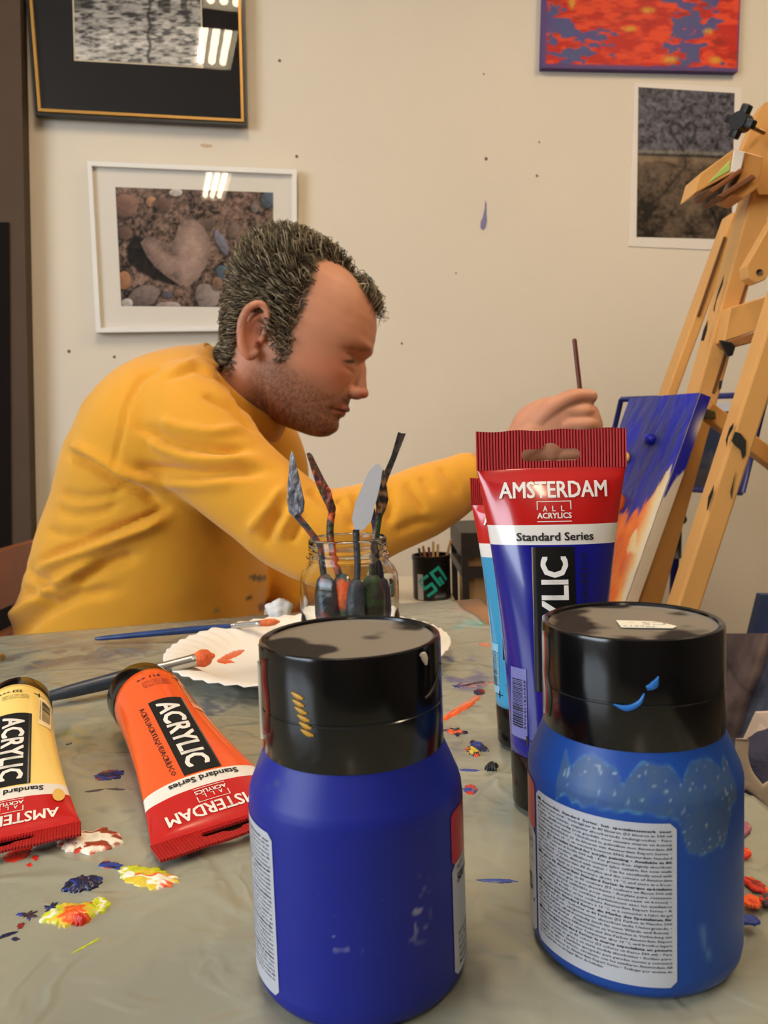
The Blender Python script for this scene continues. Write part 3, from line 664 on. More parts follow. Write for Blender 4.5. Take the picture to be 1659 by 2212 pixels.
def paint_tube(colour, label, loc, R, hue_label, dark_text=True, small='++ ◣ 311', stain=None):
    t = thing('paint_tube', label, 'paint tube', loc, (0, 0, 0), 'acrylic paint tubes'); t.rotation_euler = Matrix(R.tolist()).to_euler()
    # body, printed in bands: colour, white, red
    m_body = ramp_mat('tube_print', 'Z', [(-.02, colour), (.1425, (232, 226, 216)), (.1535, (186, 26, 22))], 0.2, spec=0.55, coat=0.4)
    zs = np.r_[0.0295, np.linspace(0.0305, 0.184, 40), 0.1846]; th = np.linspace(0, 2*math.pi, 72, endpoint=False); V = []
    for i, z in enumerate(zs):
        a, b = tube_dims(z)
        if i == 0: a, b = a*.93, b*.93
        k = 0.35*sstep(.12, .183, z); cr = 1-k*0.35*np.exp(-((abs(np.cos(th))-.8)/.16)**2)
        V.append(np.stack([a*np.cos(th), -b*np.sin(th)*cr+sag(z), 0*th+z], 1))
    V = np.vstack(V); f = [q[::-1] for q in grid_faces(len(zs), 72, False, True)]+[tuple(range(72))]
    body = mesh('tube_body', V, f, m_body, t)
    # crimped flat end with the hang hole
    cu = bpy.data.curves.new('c', 'CURVE'); cu.dimensions = '2D'; cu.fill_mode = 'BOTH'; cu.extrude = 0.0007
    def spl(pts):
        s = cu.splines.new('POLY'); s.points.add(len(pts)-1); s.use_cyclic_u = True
        for q, p in zip(s.points, pts): q.co = (p[0], p[1], 0, 1)
    hwid = 0.0403; xs = np.linspace(-hwid, hwid, 60)
    spl([(x, 0.1838) for x in xs]+[(x, TL+0.0004*math.sin(x*260)) for x in xs[::-1]])
    hole = [(-.0125-.0035*math.sin(q), .1915-.0032*math.cos(q)) for q in np.linspace(0, math.pi, 9)]
    hole += [(-.0062, .1947)]+[(0-.0046*math.cos(q), .1950+.0030*math.sin(q)) for q in np.linspace(0.1, math.pi-.1, 11)]+[(.0062, .1947)]
    hole += [(.0125+.0035*math.sin(q), .1915+.0032*math.cos(q)) for q in np.linspace(0, math.pi, 9)]
    spl(hole)
    o = bpy.data.objects.new('c', cu); COL.objects.link(o); dg = bpy.context.evaluated_depsgraph_get(); me = bpy.data.meshes.new_from_object(o.evaluated_get(dg))
    v = np.array([q.co[:] for q in me.vertices]); ff = [tuple(p.vertices) for p in me.polygons]
    bpy.data.objects.remove(o); bpy.data.curves.remove(cu); bpy.data.meshes.remove(me)
    mesh('crimped_end', np.stack([v[:, 0], -v[:, 2]+sag(np.clip(v[:, 1], 0, .1838))-np.clip(v[:, 1]-.1838, 0, 1)*(.1 if FLAT else 0), v[:, 1]], 1), ff, m_crimp, t, smooth=False)
    mesh('tube_cap', *lathe([(.0005, 0), (.0222, 0), (.0236, .0008), (.0240, .002), (.0246, .028), (.0240, .0296), (.0225, .0300)], 64), m_black, t, auto=35)
    def prt(name, items, m, parent, off, step=.0025, ax=0):
        V, Fc, n = [], [], 0
        for v, f in items:
            v, f = cut_columns(np.asarray(v, float), f, step); V.append(v); Fc += [tuple(k+n for k in q) for q in f]; n += len(v)
        V = np.vstack(V); return mesh(name, tube_pt(V[:, 0], V[:, 1], off), Fc, m, parent)
    pan = prt('black_panel', [rect2d(-.0125, .0095, .067, .1424, 10, 24)], mat('black_panel', (16, 15, 15), .3), body, .0003)
    prt('panel_lettering', [fit_text('ACRYLIC', -.0085, .0055, .0715, .1375, 0.03, rot=1)], m_white, pan, .0006)
    prt('brand_lettering', [fit_text('AMSTERDAM', -.0285, .0285, .1685, .1775, 0.022), fit_text('A', -.0058, -.0036, .1612, .1642, .02), fit_text('L', -.0010, .0008, .1612, .1642, .02), fit_text('L', .0036, .0054, .1612, .1642, .02),
        fit_text('ACRYLICS', -.0090, .0090, .1575, .1605, .03), rect2d(-.0090, .0090, .1556, .1560), rect2d(-.0090, .0090, .1662, .1666), rect2d(-.0090, -.0085, .1620, .1664, 2, 3), rect2d(.0085, .0090, .1620, .1664, 2, 3)], m_white, body, .0004)
    ink = m_ink
    prt('series_lettering', [fit_text('Standard Series', -.0200, .0200, .1458, .1502, .02)], ink, body, .0004)
    its = [fit_text('ACRYL/ACRYLIQUE/ACRÍLICO', 0.0125, .0158, .068, .1395, .012, rot=1, res=1)]
    y = .0385
    its += [fit_text(hue_label[0], -.006, .010, y, y+.003, .02, res=0)]
    for i, s in enumerate(hue_label[1:]): its.append(fit_text(s, -.0105, .0075, .0440+i*.0019, .0452+i*.0019, .0, res=0))
    its += [rect2d(-.0200, -.0135, .0393, .0401), rect2d(-.0171, -.0163, .0370, .0424)]
    prt('small_print', its, ink, body, .0004, .003)
    # barcode sticker on the side
    stp = prt('barcode_label', [rect2d(-.0240, -.0165, .040, .078, 8, 8)], mat('barcode_ground', tuple(int(c*.55+110) for c in colour), .3), body, .00035)
    rr = random.Random(5); z = .046; bars = []
    while z < .072: w = rr.choice([.0003, .0005, .0008]); bars.append(rect2d(-.0232, -.0185, z, z+w)); z += w+rr.choice([.0004, .0006])
    prt('barcode_lines', bars+[fit_text('5906401820468', -.0180, -.0169, .046, .072, 0, rot=1, res=0)], ink, stp, .0006)
    if stain: stain(prt, body)
    return t
def frame_from(zaxis, front):
    z = np.array(zaxis, float); z /= np.linalg.norm(z); y = -np.array(front, float); y = y-z*(y@z); y /= np.linalg.norm(y); x = np.cross(y, z)
    return np.stack([x, y, z], 1)
# standing dark blue tube
pb = onz(1213, 1752); ax = np.array([0.002, 0.010, 0.2])
paint_tube((18, 20, 128), 'dark blue paint tube standing on its cap behind the right bottle', pb+np.array([0.0, 0.012, 0]), frame_from(ax, (-.10, -1, 0)), ['++ 504', 'ULTRAMARIJN', 'ULTRAMARINE', 'OUTREMER', 'ULTRAMARIN'])
# light blue one behind it
pl = onz(1142, 1640)
paint_tube((58, 150, 192), 'light blue paint tube standing half hidden behind the dark blue tube', pl+np.array([0.006, 0.03, 0]), frame_from((-.0005, 0.012, .2), (-.45, -1, 0)), ['++ 522', 'TURKOOISBLAUW', 'TURQUOISE BLUE', 'BLEU TURQUOISE']).scale = (.86, .86, .86)
def lying(cappx, endpx, roll=0.0, k=1.0):
    c = onz(*cappx, TZ+0.0245*k); e = onz(*endpx, TZ+0.003); z = e-c; z[2] = 0; z /= np.linalg.norm(z)
    fr = np.array([0, 0, 1.0])+roll*np.cross(z, (0, 0, 1.0)); return c, frame_from(z, fr)
FLAT = True
co_, Ro = lying((304, 1500), (540, 1842), 0.04)
def ystain(prt, body):
    th = np.linspace(0, 2*math.pi, 16, endpoint=False); v = np.c_[-.0285+.0035*np.cos(th), .1560+.0065*np.sin(th)]
    prt('dried_yellow_spot', [(v, [tuple(range(16))])], mat('dried_yellow', (222, 178, 90), .5), body, .0006)
paint_tube((236, 92, 36), 'bright orange paint tube lying with its black cap away from the camera', co_, Ro, ['311 ++', 'VERMILJOEN', 'VERMILION', 'VERMILLON', 'ZINNOBER'])
cy_, Ry = lying((42, 1526), (10, 1812), 0.02, 0.92)
paint_tube((246, 214, 122), 'pale yellow paint tube lying at the left edge of the picture', cy_, Ry, ['223 +++', 'NAPELSGEEL DONKER', 'NAPLES YELLOW DEEP', 'JAUNE DE NAPLES FONCE'], stain=ystain).scale = (.91, .91, .91)
# ------------------------------------------------------------------ plate, jar with palette knives, brushes, tissue
pc = np.array([-0.075, 0.735, TZ-0.001]); m_paper = mat('white_paper_plate', (240, 236, 228), 0.55, bump=0.04, bscale=90)
plate = thing('paper_plate', 'white paper plate used as a palette under the glass jar', 'plate', pc)
prof = [(0.0005, 0.0008), (0.05, 0.0008), (0.085, 0.001), (0.097, 0.0025), (0.104, 0.007), (0.112, 0.0115), (0.124, 0.0145), (0.133, 0.0155), (0.1345, 0.0150), (0.133, 0.0143), (0.124, 0.0132), (0.112, 0.0103), (0.104, 0.0058), (0.097, 0.0014), (0.085, 0.0), (0.0005, 0.0)]
v, f = lathe(prof, 144, False, False); v = np.array(v); r = np.hypot(v[:, 0], v[:, 1]); a = np.arctan2(v[:, 1], v[:, 0])
v[:, 2] += 0.0011*np.sin(a*48)*sstep(.097, .112, r)
mesh('plate_body', v, f, m_paper, plate)
for (cx, cy, rx, ry, an, s) in [(500, 1415, 32, 8, -.35, 61), (483, 1428, 24, 7, .1, 62), (566, 1392, 12, 5, -.2, 63)]:
    smear(cx, cy, rx, ry, an, [ORA, ORA, (220, 110, 70)], .0008, s, z=TZ+0.0002, parent=plate)
JY = 0.69; jb = at(754, 1250, JY); jl = np.array([jb[0], JY, TZ+0.0003]); sj = JY/F
RJ, RR, HJ = 108*sj, 88*sj, 0.1195
m_glass = mat('clear_glass', (250, 252, 250), 0.0, transmission=1.0, ior=1.3, spec=0.5)
jar = thing('glass_jar', 'clear glass jar holding palette knives behind the front bottle', 'jar', jl)
outer = [(0.0006, 0.0), (RJ*.86, 0.0), (RJ*.95, .0018), (RJ, .006), (RJ, .05), (RJ*.985, .054), (RJ, .058), (RJ, .078), (RJ*.985, .086), (RJ*.93, .0925), (RR*.99, .0985), (RR*.97, .101), (RR*1.03, .1025), (RR*1.04, .1045), (RR*.98, .1062), (RR*.97, .1085), (RR*1.0, .1100), (RR*.97, .1120), (RR*.97, .117), (RR*.95, HJ), (RR*.92, HJ)]
inner = [(RR*.905, .1175), (RR*.90, .1), (RR*.92, .0965), (RJ*.88, .0905), (RJ*.945, .084), (RJ*.955, .076), (RJ*.955, .006), (RJ*.88, .0035), (0.0006, .0035)]
v, f = lathe(outer+inner, 96, True, True); f[-1] = tuple(f[-1]); v = np.array(v)
mesh('jar_glass', v, f, m_glass, jar)
m_knife = mat('paint_crusted_steel', (150, 150, 155), 0.4, metal=0.1, attr='Col', bump=0.25, bscale=260)
m_steel = mat('polished_steel', (206, 206, 208), 0.3, metal=0.15, bump=0.04, bscale=60)
def jP(x, y, dY=0.0): return at(x, y, JY+dY)
def paint_cols(V, pal, seed, sc=90):
    t = np.clip((fbm(V[:, 0]*sc+seed, V[:, 2]*sc, seed, 3)-.28)/.44, 0, .999)*len(pal); i = t.astype(int); fr = sstep(.4, .6, t-i)
    p = np.array([L(*q) for q in pal]); return p[i]*(1-fr[:, None])+p[np.minimum(i+1, len(pal)-1)]*fr[:, None]
def knife(outline, shaft, handle, label, bpal, hpal, dY, seed, hr=.0085, sr=.0028, metal=None, crust=0.0):
    h1 = jP(handle[1][0], handle[1][1], dY); h1[2] = max(h1[2], TZ+.0155)
    t = thing('palette_knife', label, 'palette knife', h1, group='palette knives in the jar')
    # blade: plate of steel with a slightly crusted surface
    bm = bmesh.new(); o = [bm.verts.new(jP(x, y, dY)) for x, y in outline]; bm.faces.new(o)
    bmesh.ops.triangulate(bm, faces=bm.faces[:])
    for _ in range(4):
        es = [e for e in bm.edges if e.calc_length() > .004]
        if es: bmesh.ops.subdivide_edges(bm, edges=es, cuts=1, use_grid_fill=False); bmesh.ops.triangulate(bm, faces=bm.faces[:])
    bm.verts.index_update(); V = np.array([q.co[:] for q in bm.verts]); Fc = [tuple(q.index for q in p.verts) for p in bm.faces]
    bnd = np.array([any(e.is_boundary for e in q.link_edges) for q in bm.verts]); bedges = [(e.verts[0].index, e.verts[1].index) for e in bm.edges if e.is_boundary]; bm.free()
    th = .0005+crust*fbm(V[:, 0]*160, V[:, 2]*160, seed, 3)*(~bnd); V0 = V.copy(); V0[:, 1] -= th; V1 = V.copy(); V1[:, 1] += .0006
    n = len(V); FF = Fc+[tuple(i+n for i in q[::-1]) for q in Fc]+[(a, b, b+n, a+n) for a, b in bedges]
    VV = np.vstack([V0, V1])
    mesh('blade', VV, FF, metal or m_knife, t, world=True, smooth=False, cols=paint_cols(VV, bpal, seed))
    P = smooth_path([jP(x, y, dY) for x, y in shaft], 20); P[:, 2] = np.maximum(P[:, 2], TZ+.02)
    v, f = sweep(P, sr, seg=10); mesh('shaft', v, f, m_knife, t, world=True, cols=paint_cols(v, hpal, seed+1))
    H = smooth_path([jP(*handle[0], dY), (jP(*handle[0], dY)+h1)/2, h1], 12)
    v, f = sweep(H, hr*np.interp(np.linspace(0, 1, 12), [0, .15, .5, 1], [.7, .95, 1.05, .8]), seg=14, round_ends=True)
    mesh('handle', v, f, m_knife, t, world=True, cols=paint_cols(v, hpal, seed+2, 70))
GRY = [(134, 136, 146), (150, 152, 160), (96, 98, 108), (140, 142, 152)]
MUL = [(60, 36, 26), (150, 62, 30), (96, 84, 50), (70, 40, 60), (190, 80, 40), (110, 50, 40), (90, 66, 44)]
GRN = [(70, 74, 50), (52, 84, 70), (96, 92, 60), (60, 50, 42), (40, 80, 80)]
DRK = [(52, 46, 40), (66, 56, 46), (40, 36, 34)]
SHF = [(60, 64, 80), (70, 70, 60), (150, 70, 50), (50, 60, 80), (60, 56, 50)]
knife([(630, 973), (637, 985), (641, 1008), (648, 1035), (653, 1060), (658, 1085), (656, 1105), (646, 1118), (634, 1117), (624, 1106), (620, 1085), (621, 1050), (624, 1015), (626, 988)],
      [(640, 1112), (668, 1146), (691, 1180), (698, 1230), (702, 1258)], [(703, 1258), (716, 1400)], 'palette knife with grey crusted trowel blade, leftmost in the jar', GRY, SHF, -.012, 3, hr=.011, crust=.004)
knife([(662, 980), (668, 977), (674, 982), (686, 1006), (700, 1034), (715, 1060), (719, 1078), (726, 1098), (722, 1118), (712, 1114), (704, 1092), (692, 1068), (682, 1044), (673, 1016)],
      [(717, 1108), (713, 1140), (716, 1180), (724, 1216), (737, 1256)], [(740, 1262), (775, 1400)], 'palette knife with brown and multicoloured bent blade', MUL, GRN+[(226, 96, 40)], -.006, 9, hr=.0135, sr=.0032, crust=.0012)
knife([(812, 1003), (820, 1003), (826, 1012), (822, 1045), (812, 1085), (802, 1125), (788, 1142), (775, 1150), (765, 1143), (760, 1120), (768, 1085), (780, 1055), (797, 1018)],
      [(769, 1144), (771, 1190), (772, 1230), (770, 1262)], [(769, 1262), (764, 1400)], 'palette knife with clean pale silver pear shaped blade', [(200, 200, 204)], [(60, 62, 70), (76, 80, 90), (50, 50, 54)], -.016, 15, metal=m_steel)
knife([(827, 1014), (832, 1018), (833, 1040), (839, 1078), (834, 1100), (826, 1116), (815, 1112), (813, 1088), (810, 1072), (817, 1045)],
      [(820, 1108), (812, 1165), (805, 1215), (803, 1255)], [(803, 1258), (799, 1400)], 'palette knife with dark diamond shaped blade beside the silver one', [(44, 36, 30), (60, 46, 34), (150, 110, 70), (40, 32, 28)], [(150, 140, 124), (70, 50, 60), (60, 90, 50), (50, 44, 40)], .0, 21, hr=.0125, crust=.0008)
knife([(860, 933), (868, 936), (877, 936), (862, 975), (838, 1036), (830, 1060), (818, 1056), (826, 1028), (845, 985)],
      [(824, 1054), (818, 1110), (812, 1180), (812, 1256)], [(812, 1258), (822, 1400)], 'palette knife with long straight dark blade, tallest in the jar', DRK, [(70, 60, 56), (48, 44, 44)], .012, 27)
knife([(806, 1040), (812, 1050), (812, 1085), (806, 1108), (799, 1100), (797, 1070)],
      [(803, 1100), (812, 1148), (820, 1200), (824, 1250)], [(825, 1256), (832, 1400)], 'palette knife with purple neck hidden behind the silver blade', [(90, 80, 90)], [(70, 56, 96), (60, 50, 84)], .02, 33)
# brushes
def brush(p0, p1, label, hr, hcol, bcol, fer, tipw, name='paintbrush', frac=(.6, .86), metalcol=(200, 198, 190), tip_at=1.0, group='paintbrushes on the table'):
    p0, p1 = np.array(p0), np.array(p1); d = p1-p0
    t = thing(name, label, 'paintbrush', p0, group=group)
    Pt = lambda s: p0+d*s
    s = np.linspace(0, frac[0], 24); mesh('handle', *sweep([Pt(q) for q in s], hr*np.interp(s/frac[0], [0, .03, .2, .7, 1], [.45, .7, .9, 1.15, .8]), seg=14, round_ends=True), mat(name+'_lacquer', hcol, .3, var=.25, vscale=60), t, world=True)
    s = np.linspace(frac[0], frac[1], 8); mesh('ferrule', *sweep([Pt(q) for q in s], fer*np.interp(np.linspace(0, 1, 8), [0, .1, .15, .2, .9, 1], [.9, .95, 1.08, .97, 1.05, 1.1]), seg=14), mat('ferrule_metal', metalcol, .25, metal=.85), t, world=True)
    s = np.linspace(frac[1], 1, 10); v, f = sweep([Pt(q) for q in s], tipw*np.interp(np.linspace(0, 1, 10), [0, .4, .8, 1], [.8, 1.05, .85, .35]), seg=14, round_ends=True)
    mesh('bristles', v, f, mat('paint_loaded_bristles', bcol, .45, var=.25, vscale=120, bump=.3, bscale=300), t, world=True)
    return t
brush(onz(207, 1380, TZ+.004), onz(602, 1343, TZ+.0185), 'slim blue handled brush with clear ferrule lying across plate edge', .0034, (34, 56, 104), (196, 96, 44), .0030, .0040, frac=(.745, .90), metalcol=(190, 190, 190))
brush(onz(100, 1506, TZ+.0075), onz(458, 1417, TZ+.020), 'big dark handled brush with silver ferrule and orange bristles', .0060, (52, 60, 72), (222, 96, 44), .0054, .0078, frac=(.62, .90), metalcol=(186, 182, 172))
# crumpled tissue at the table edge
tc_ = at(603, 1322, 0.905); tc_[2] = TZ+.012
v, f = sphere((0, 0, 0), (.016, .010, .013), 30, 20); v = np.array(v); v *= (1+.55*(fbm(v[:, 0]*140+9, v[:, 2]*140+v[:, 1]*90, 3, 3)-.5))[:, None]
ts = mesh('crumpled_tissue', v, f, mat('tissue_white', (236, 232, 228), .8), None); ts.location = tc_
tag(ts, 'small crumpled white tissue lying at the far table edge', 'tissue')
# ------------------------------------------------------------------ pictures on the wall
def seg_dist(x, y, poly, closed=True):
    p = np.array(poly, float); q = np.roll(p, -1, 0) if closed else p[1:]; p = p if closed else p[:-1]
    d = np.full(np.shape(x), 1e9)
    for (ax_, ay), (bx, by) in zip(p, q):
        dx, dy = bx-ax_, by-ay; t = np.clip(((x-ax_)*dx+(y-ay)*dy)/(dx*dx+dy*dy+1e-9), 0, 1); d = np.minimum(d, np.hypot(x-ax_-t*dx, y-ay-t*dy))
    return d
def inside(x, y, poly):
    r = np.zeros(np.shape(x), bool); p = poly; j = len(p)-1
    for i in range(len(p)):
        (xi, yi), (xj, yj) = p[i], p[j]
        if yi != yj: r ^= ((yi > y) != (yj > y)) & (x < (xj-xi)*(y-yi)/(yj-yi)+xi)
        j = i
    return r
def sd(x, y, poly): d = seg_dist(x, y, poly); return np.where(inside(x, y, poly), d, -d)
def plane3(a, b, c): n = np.cross(b-a, c-a); return a, n/np.linalg.norm(n)
def onplane(x, y, pl, off=0.0):
    p, n = pl; d = ray(x, y)
    if n@d > 0: n = -n
    return CAM+d*(((p+n*off-CAM)@n)/(d@n))
m_pane = bpy.data.materials.new('picture_glass'); m_pane.use_nodes = True
_q = m_pane.node_tree; _q.nodes.remove(_q.nodes['Principled BSDF']); _t1 = _q.nodes.new('ShaderNodeBsdfTransparent'); _g1 = _q.nodes.new('ShaderNodeBsdfGlossy'); _g1.inputs['Roughness'].default_value = 0.0
_mx = _q.nodes.new('ShaderNodeMixShader')
_mx.inputs[0].default_value = 0.017; _q.links.new(_t1.outputs[0], _mx.inputs[1]); _q.links.new(_g1.outputs[0], _mx.inputs[2]); _q.links.new(_mx.outputs[0], _q.nodes['Material Output'].inputs[0])
m_print = mat('printed_photo', (128, 128, 128), 0.5, spec=0.25, attr='Col')
def image_grid(name, quad, pl, off, fn, nu, nv, parent, m=m_print, label=None):
    """quad = TL,TR,BR,BL in photo pixels"""
    u, v = np.meshgrid(np.linspace(0, 1, nu), np.linspace(0, 1, nv), indexing='ij')
    TLq, TRq, BRq, BLq = [np.array(q, float) for q in quad]
    uu, vv = u[..., None], v[..., None]; xy = (TLq*(1-uu)+TRq*uu)*(1-vv)+(BLq*(1-uu)+BRq*uu)*vv
    P = np.array([onplane(a, b, pl, off) for a, b in xy.reshape(-1, 2)])
    c = fn(u, v, xy[..., 0], xy[..., 1]).reshape(-1, 3)
    o = mesh(name, P, [q[::-1] for q in grid_faces(nu, nv)], m, parent, world=True, cols=np.clip(c, 0, 1), smooth=False)
    if label: o['label'] = label
    return o
def slab(quad, pl, o0, o1):
    P = [onplane(*q, pl, o1) for q in quad]; p, n = pl
    if n@(P[0]-CAM) > 0: n = -n
    return prism(P, n*(o0-o1))
def frame_bars(quad, w, pl, o0, o1):
    parts = []; c = np.mean(quad, axis=0); q = [np.array(k, float) for k in quad]
    inn = [k+(c-k)/np.abs(c-k)*w for k in q]
    for i in range(4):
        j = (i+1) % 4; parts.append(slab([q[i], q[j], inn[j], inn[i]], pl, o0, o1))
    return join(parts)
def fv(quad): return np.array(quad, float)
def mp(g): return np.repeat(g[..., None], 3, -1)

# black framed water photograph, hanging with its top tipped forward
q1 = [(22, -430), (516, -430), (534, 271), (75, 248)]
A1, B1, D1 = onwall(*q1[3], .014), onwall(*q1[2], .014), onwall(*q1[0], .020); pl1 = plane3(A1, B1, D1)
fr1 = thing('framed_photo', 'black framed and matted photo of rippling water, top left of wall', 'framed picture', (A1+B1)/2, group='pictures on the back wall')
mesh('backing', *slab(q1, pl1, -.004, .006), mat('black_mat_board', (32, 27, 24), .85, spec=.1), fr1, smooth=False, world=True)
fb = mesh('frame', *frame_bars(q1, 5, pl1, .0, .016), mat('black_gold_frame', (30, 26, 22), .4), fr1, smooth=False, world=True)
gi = [(30, -420), (509, -420), (527, 263), (82, 240)]
mesh('gold_fillet', *frame_bars(gi, 6, pl1, .008, .0168), mat('gold_edge', (186, 138, 62), .4, metal=.3), fr1, smooth=False, world=True)
def water(u, v, x, y):
    n = fbm(x/15, y/5, 3, 4); n2 = fbm(x/60, y/30, 9, 3); g = .56+.20*sstep(.45, .68, n)-.30*sstep(.46, .32, n)+.35*(n2-.5)+.12*(fbm(x/5, y/2.5, 7, 2)-.5)
    g = g+.10*(y-60)/90
    pole = np.exp(-((x-322-2.5*np.sin(y/7))/3.2)**2); g = g*(1-.62*pole)
    bl = sstep(34, 14, y+8*fbm(x/14, y/12, 5, 2)); st = sstep(.4, .6, vnoise(x/12, y*0+3, 5))*sstep(330, 350, x)+sstep(215, 190, x)
    g = g*(1-.55*np.clip(bl*st, 0, 1)); g = np.clip(g, .03, .9)**1.9
    return np.stack([g*1.0, g*.93, g*.82], -1)*.9
iq = [(150, -330), (426, -330), (436, 143), (163, 128)]
image_grid('photo_print', iq, pl1, .0065, water, 150, 330, fr1, label='black and white photo of rippling water with a pole reflection')
mesh('mat_edge', *frame_bars([(147, -333), (429, -333), (439, 147), (160, 131)], 3, pl1, .006, .0075), mat('cream_bevel', (206, 190, 160), .6), fr1, smooth=False, world=True)
mesh('glass_pane', *slab([(28, -424), (511, -424), (529, 266), (80, 243)], pl1, .0105, .011), m_pane, fr1, smooth=False, world=True)

# white framed photo of the heart shaped stone
q2 = [(188, 348), (641, 366), (641, 712), (207, 718)]
pl2 = plane3(onwall(*q2[3], .012), onwall(*q2[2], .012), onwall(*q2[0], .016))
fr2 = thing('framed_photo', 'white framed photo of a heart shaped stone behind the man', 'framed picture', (onwall(*q2[3], .01)+onwall(*q2[2], .01))/2, group='pictures on the back wall')
mesh('backing', *slab(q2, pl2, -.008, .004), mat('cream_mat_board', (226, 218, 204), .6), fr2, smooth=False, world=True)
mesh('frame', *frame_bars(q2, 10, pl2, -.008, .014), mat('white_frame', (238, 234, 226), .35), fr2, smooth=False, world=True)
heart = [(303, 524), (318, 509), (345, 518), (368, 536), (378, 515), (385, 488), (400, 477), (420, 474), (440, 489), (453, 515), (455, 540), (447, 570), (430, 600), (408, 618), (390, 617), (360, 597), (335, 577), (316, 552)]
shad = [(272, 535), (288, 508), (312, 512), (325, 550), (345, 582), (392, 618), (372, 616), (335, 606), (300, 588), (274, 562)]
stones = [(272, 443, 27, 26, 0, (140, 104, 88)), (327, 436, 12, 11, 0, (182, 136, 100)), (379, 416, 14, 9, 0, (214, 202, 190)), (270, 502, 17, 15, .3, (112, 84, 70)), (268, 605, 15, 20, 0, (172, 120, 84)),
          (312, 640, 34, 24, -.3, (130, 112, 104)), (448, 638, 28, 26, .4, (158, 142, 132)), (478, 523, 10, 30, -.45, (130, 128, 140)), (486, 590, 20, 14, .7, (96, 116, 132)), (578, 432, 14, 18, 0, (92, 104, 116)),
          (362, 637, 12, 8, 0, (96, 92, 100)), (385, 632, 10, 9, 0, (140, 108, 92)), (505, 497, 12, 17, .3, (128, 108, 94)), (550, 450, 9, 9, 0, (130, 118, 112)), (445, 486, 24, 12, -.5, (108, 88, 76)), (352, 442, 18, 15, 0, (112, 86, 72)), (365, 660, 26, 8, 0, (180, 160, 148)), (274, 655, 12, 10, 0, (200, 190, 178)), (470, 612, 12, 14, 0, (150, 112, 92)), (545, 520, 14, 18, 0, (104, 84, 74)), (530, 600, 18, 16, 0, (120, 96, 84))]
def stonepic(u, v, x, y):
    n = fbm(x/9, y/9, 4, 4); n2 = vnoise(x/4.2, y/4.2, 8); n3 = fbm(x/45, y/45, 3, 2)
    g = .55+1.0*(n-.5)+.5*(n2-.5)+.5*(n3-.5); c = L(118, 94, 80)*np.clip(g*2.0-.35, .08, 2.6)[..., None]
    for (cx, cy, rx, ry, an, col) in stones:
        cs, sn = math.cos(an), math.sin(an); dx, dy = x-cx, y-cy; a_ = (dx*cs+dy*sn)/rx; b_ = (-dx*sn+dy*cs)/ry
        r = np.hypot(a_, b_)*(1+.16*(fbm(x/14+cx, y/14, 3, 2)-.5)*2)
        sh = sstep(1.28, 1.0, np.hypot(a_+.22, b_-.16)); c = c*(1-.6*sh[..., None])
        m = sstep(1.03, .95, r); lit = (.72+.45*(a_-b_)*.5+.5*(fbm(x/6, y/6, 12, 3)-.4)); c = mixc(c, L(*col)*np.clip(lit, .2, 1.5)[..., None], m)
    s = sd(x, y, shad); c = c*(1-.93*sstep(-3, 4, s))[..., None]
    h = sd(x, y, heart); m = sstep(-1, 1.5, h); lit = .62+.42*sstep(0, 34, h)+.5*(fbm(x/11, y/11, 21, 4)-.5)+.25*(vnoise(x/2.6, y/2.6, 5)-.5)+.0016*(x-380)-.5*np.exp(-(seg_dist(x, y, [(371, 538), (385, 565), (382, 590)], False)/16)**2)*.5
    c = mixc(c, L(152, 126, 112)*np.clip(lit*1.15, .1, 1.8)[..., None], m)
    return c
image_grid('photo_print', [(249, 404), (590, 416), (590, 664), (262, 661)], pl2, .0045, stonepic, 300, 230, fr2, label='printed photo of a heart shaped stone among pebbles')
mesh('glass_pane', *slab([(197, 356), (632, 374), (632, 704), (215, 710)], pl2, .0085, .009), m_pane, fr2, smooth=False, world=True)

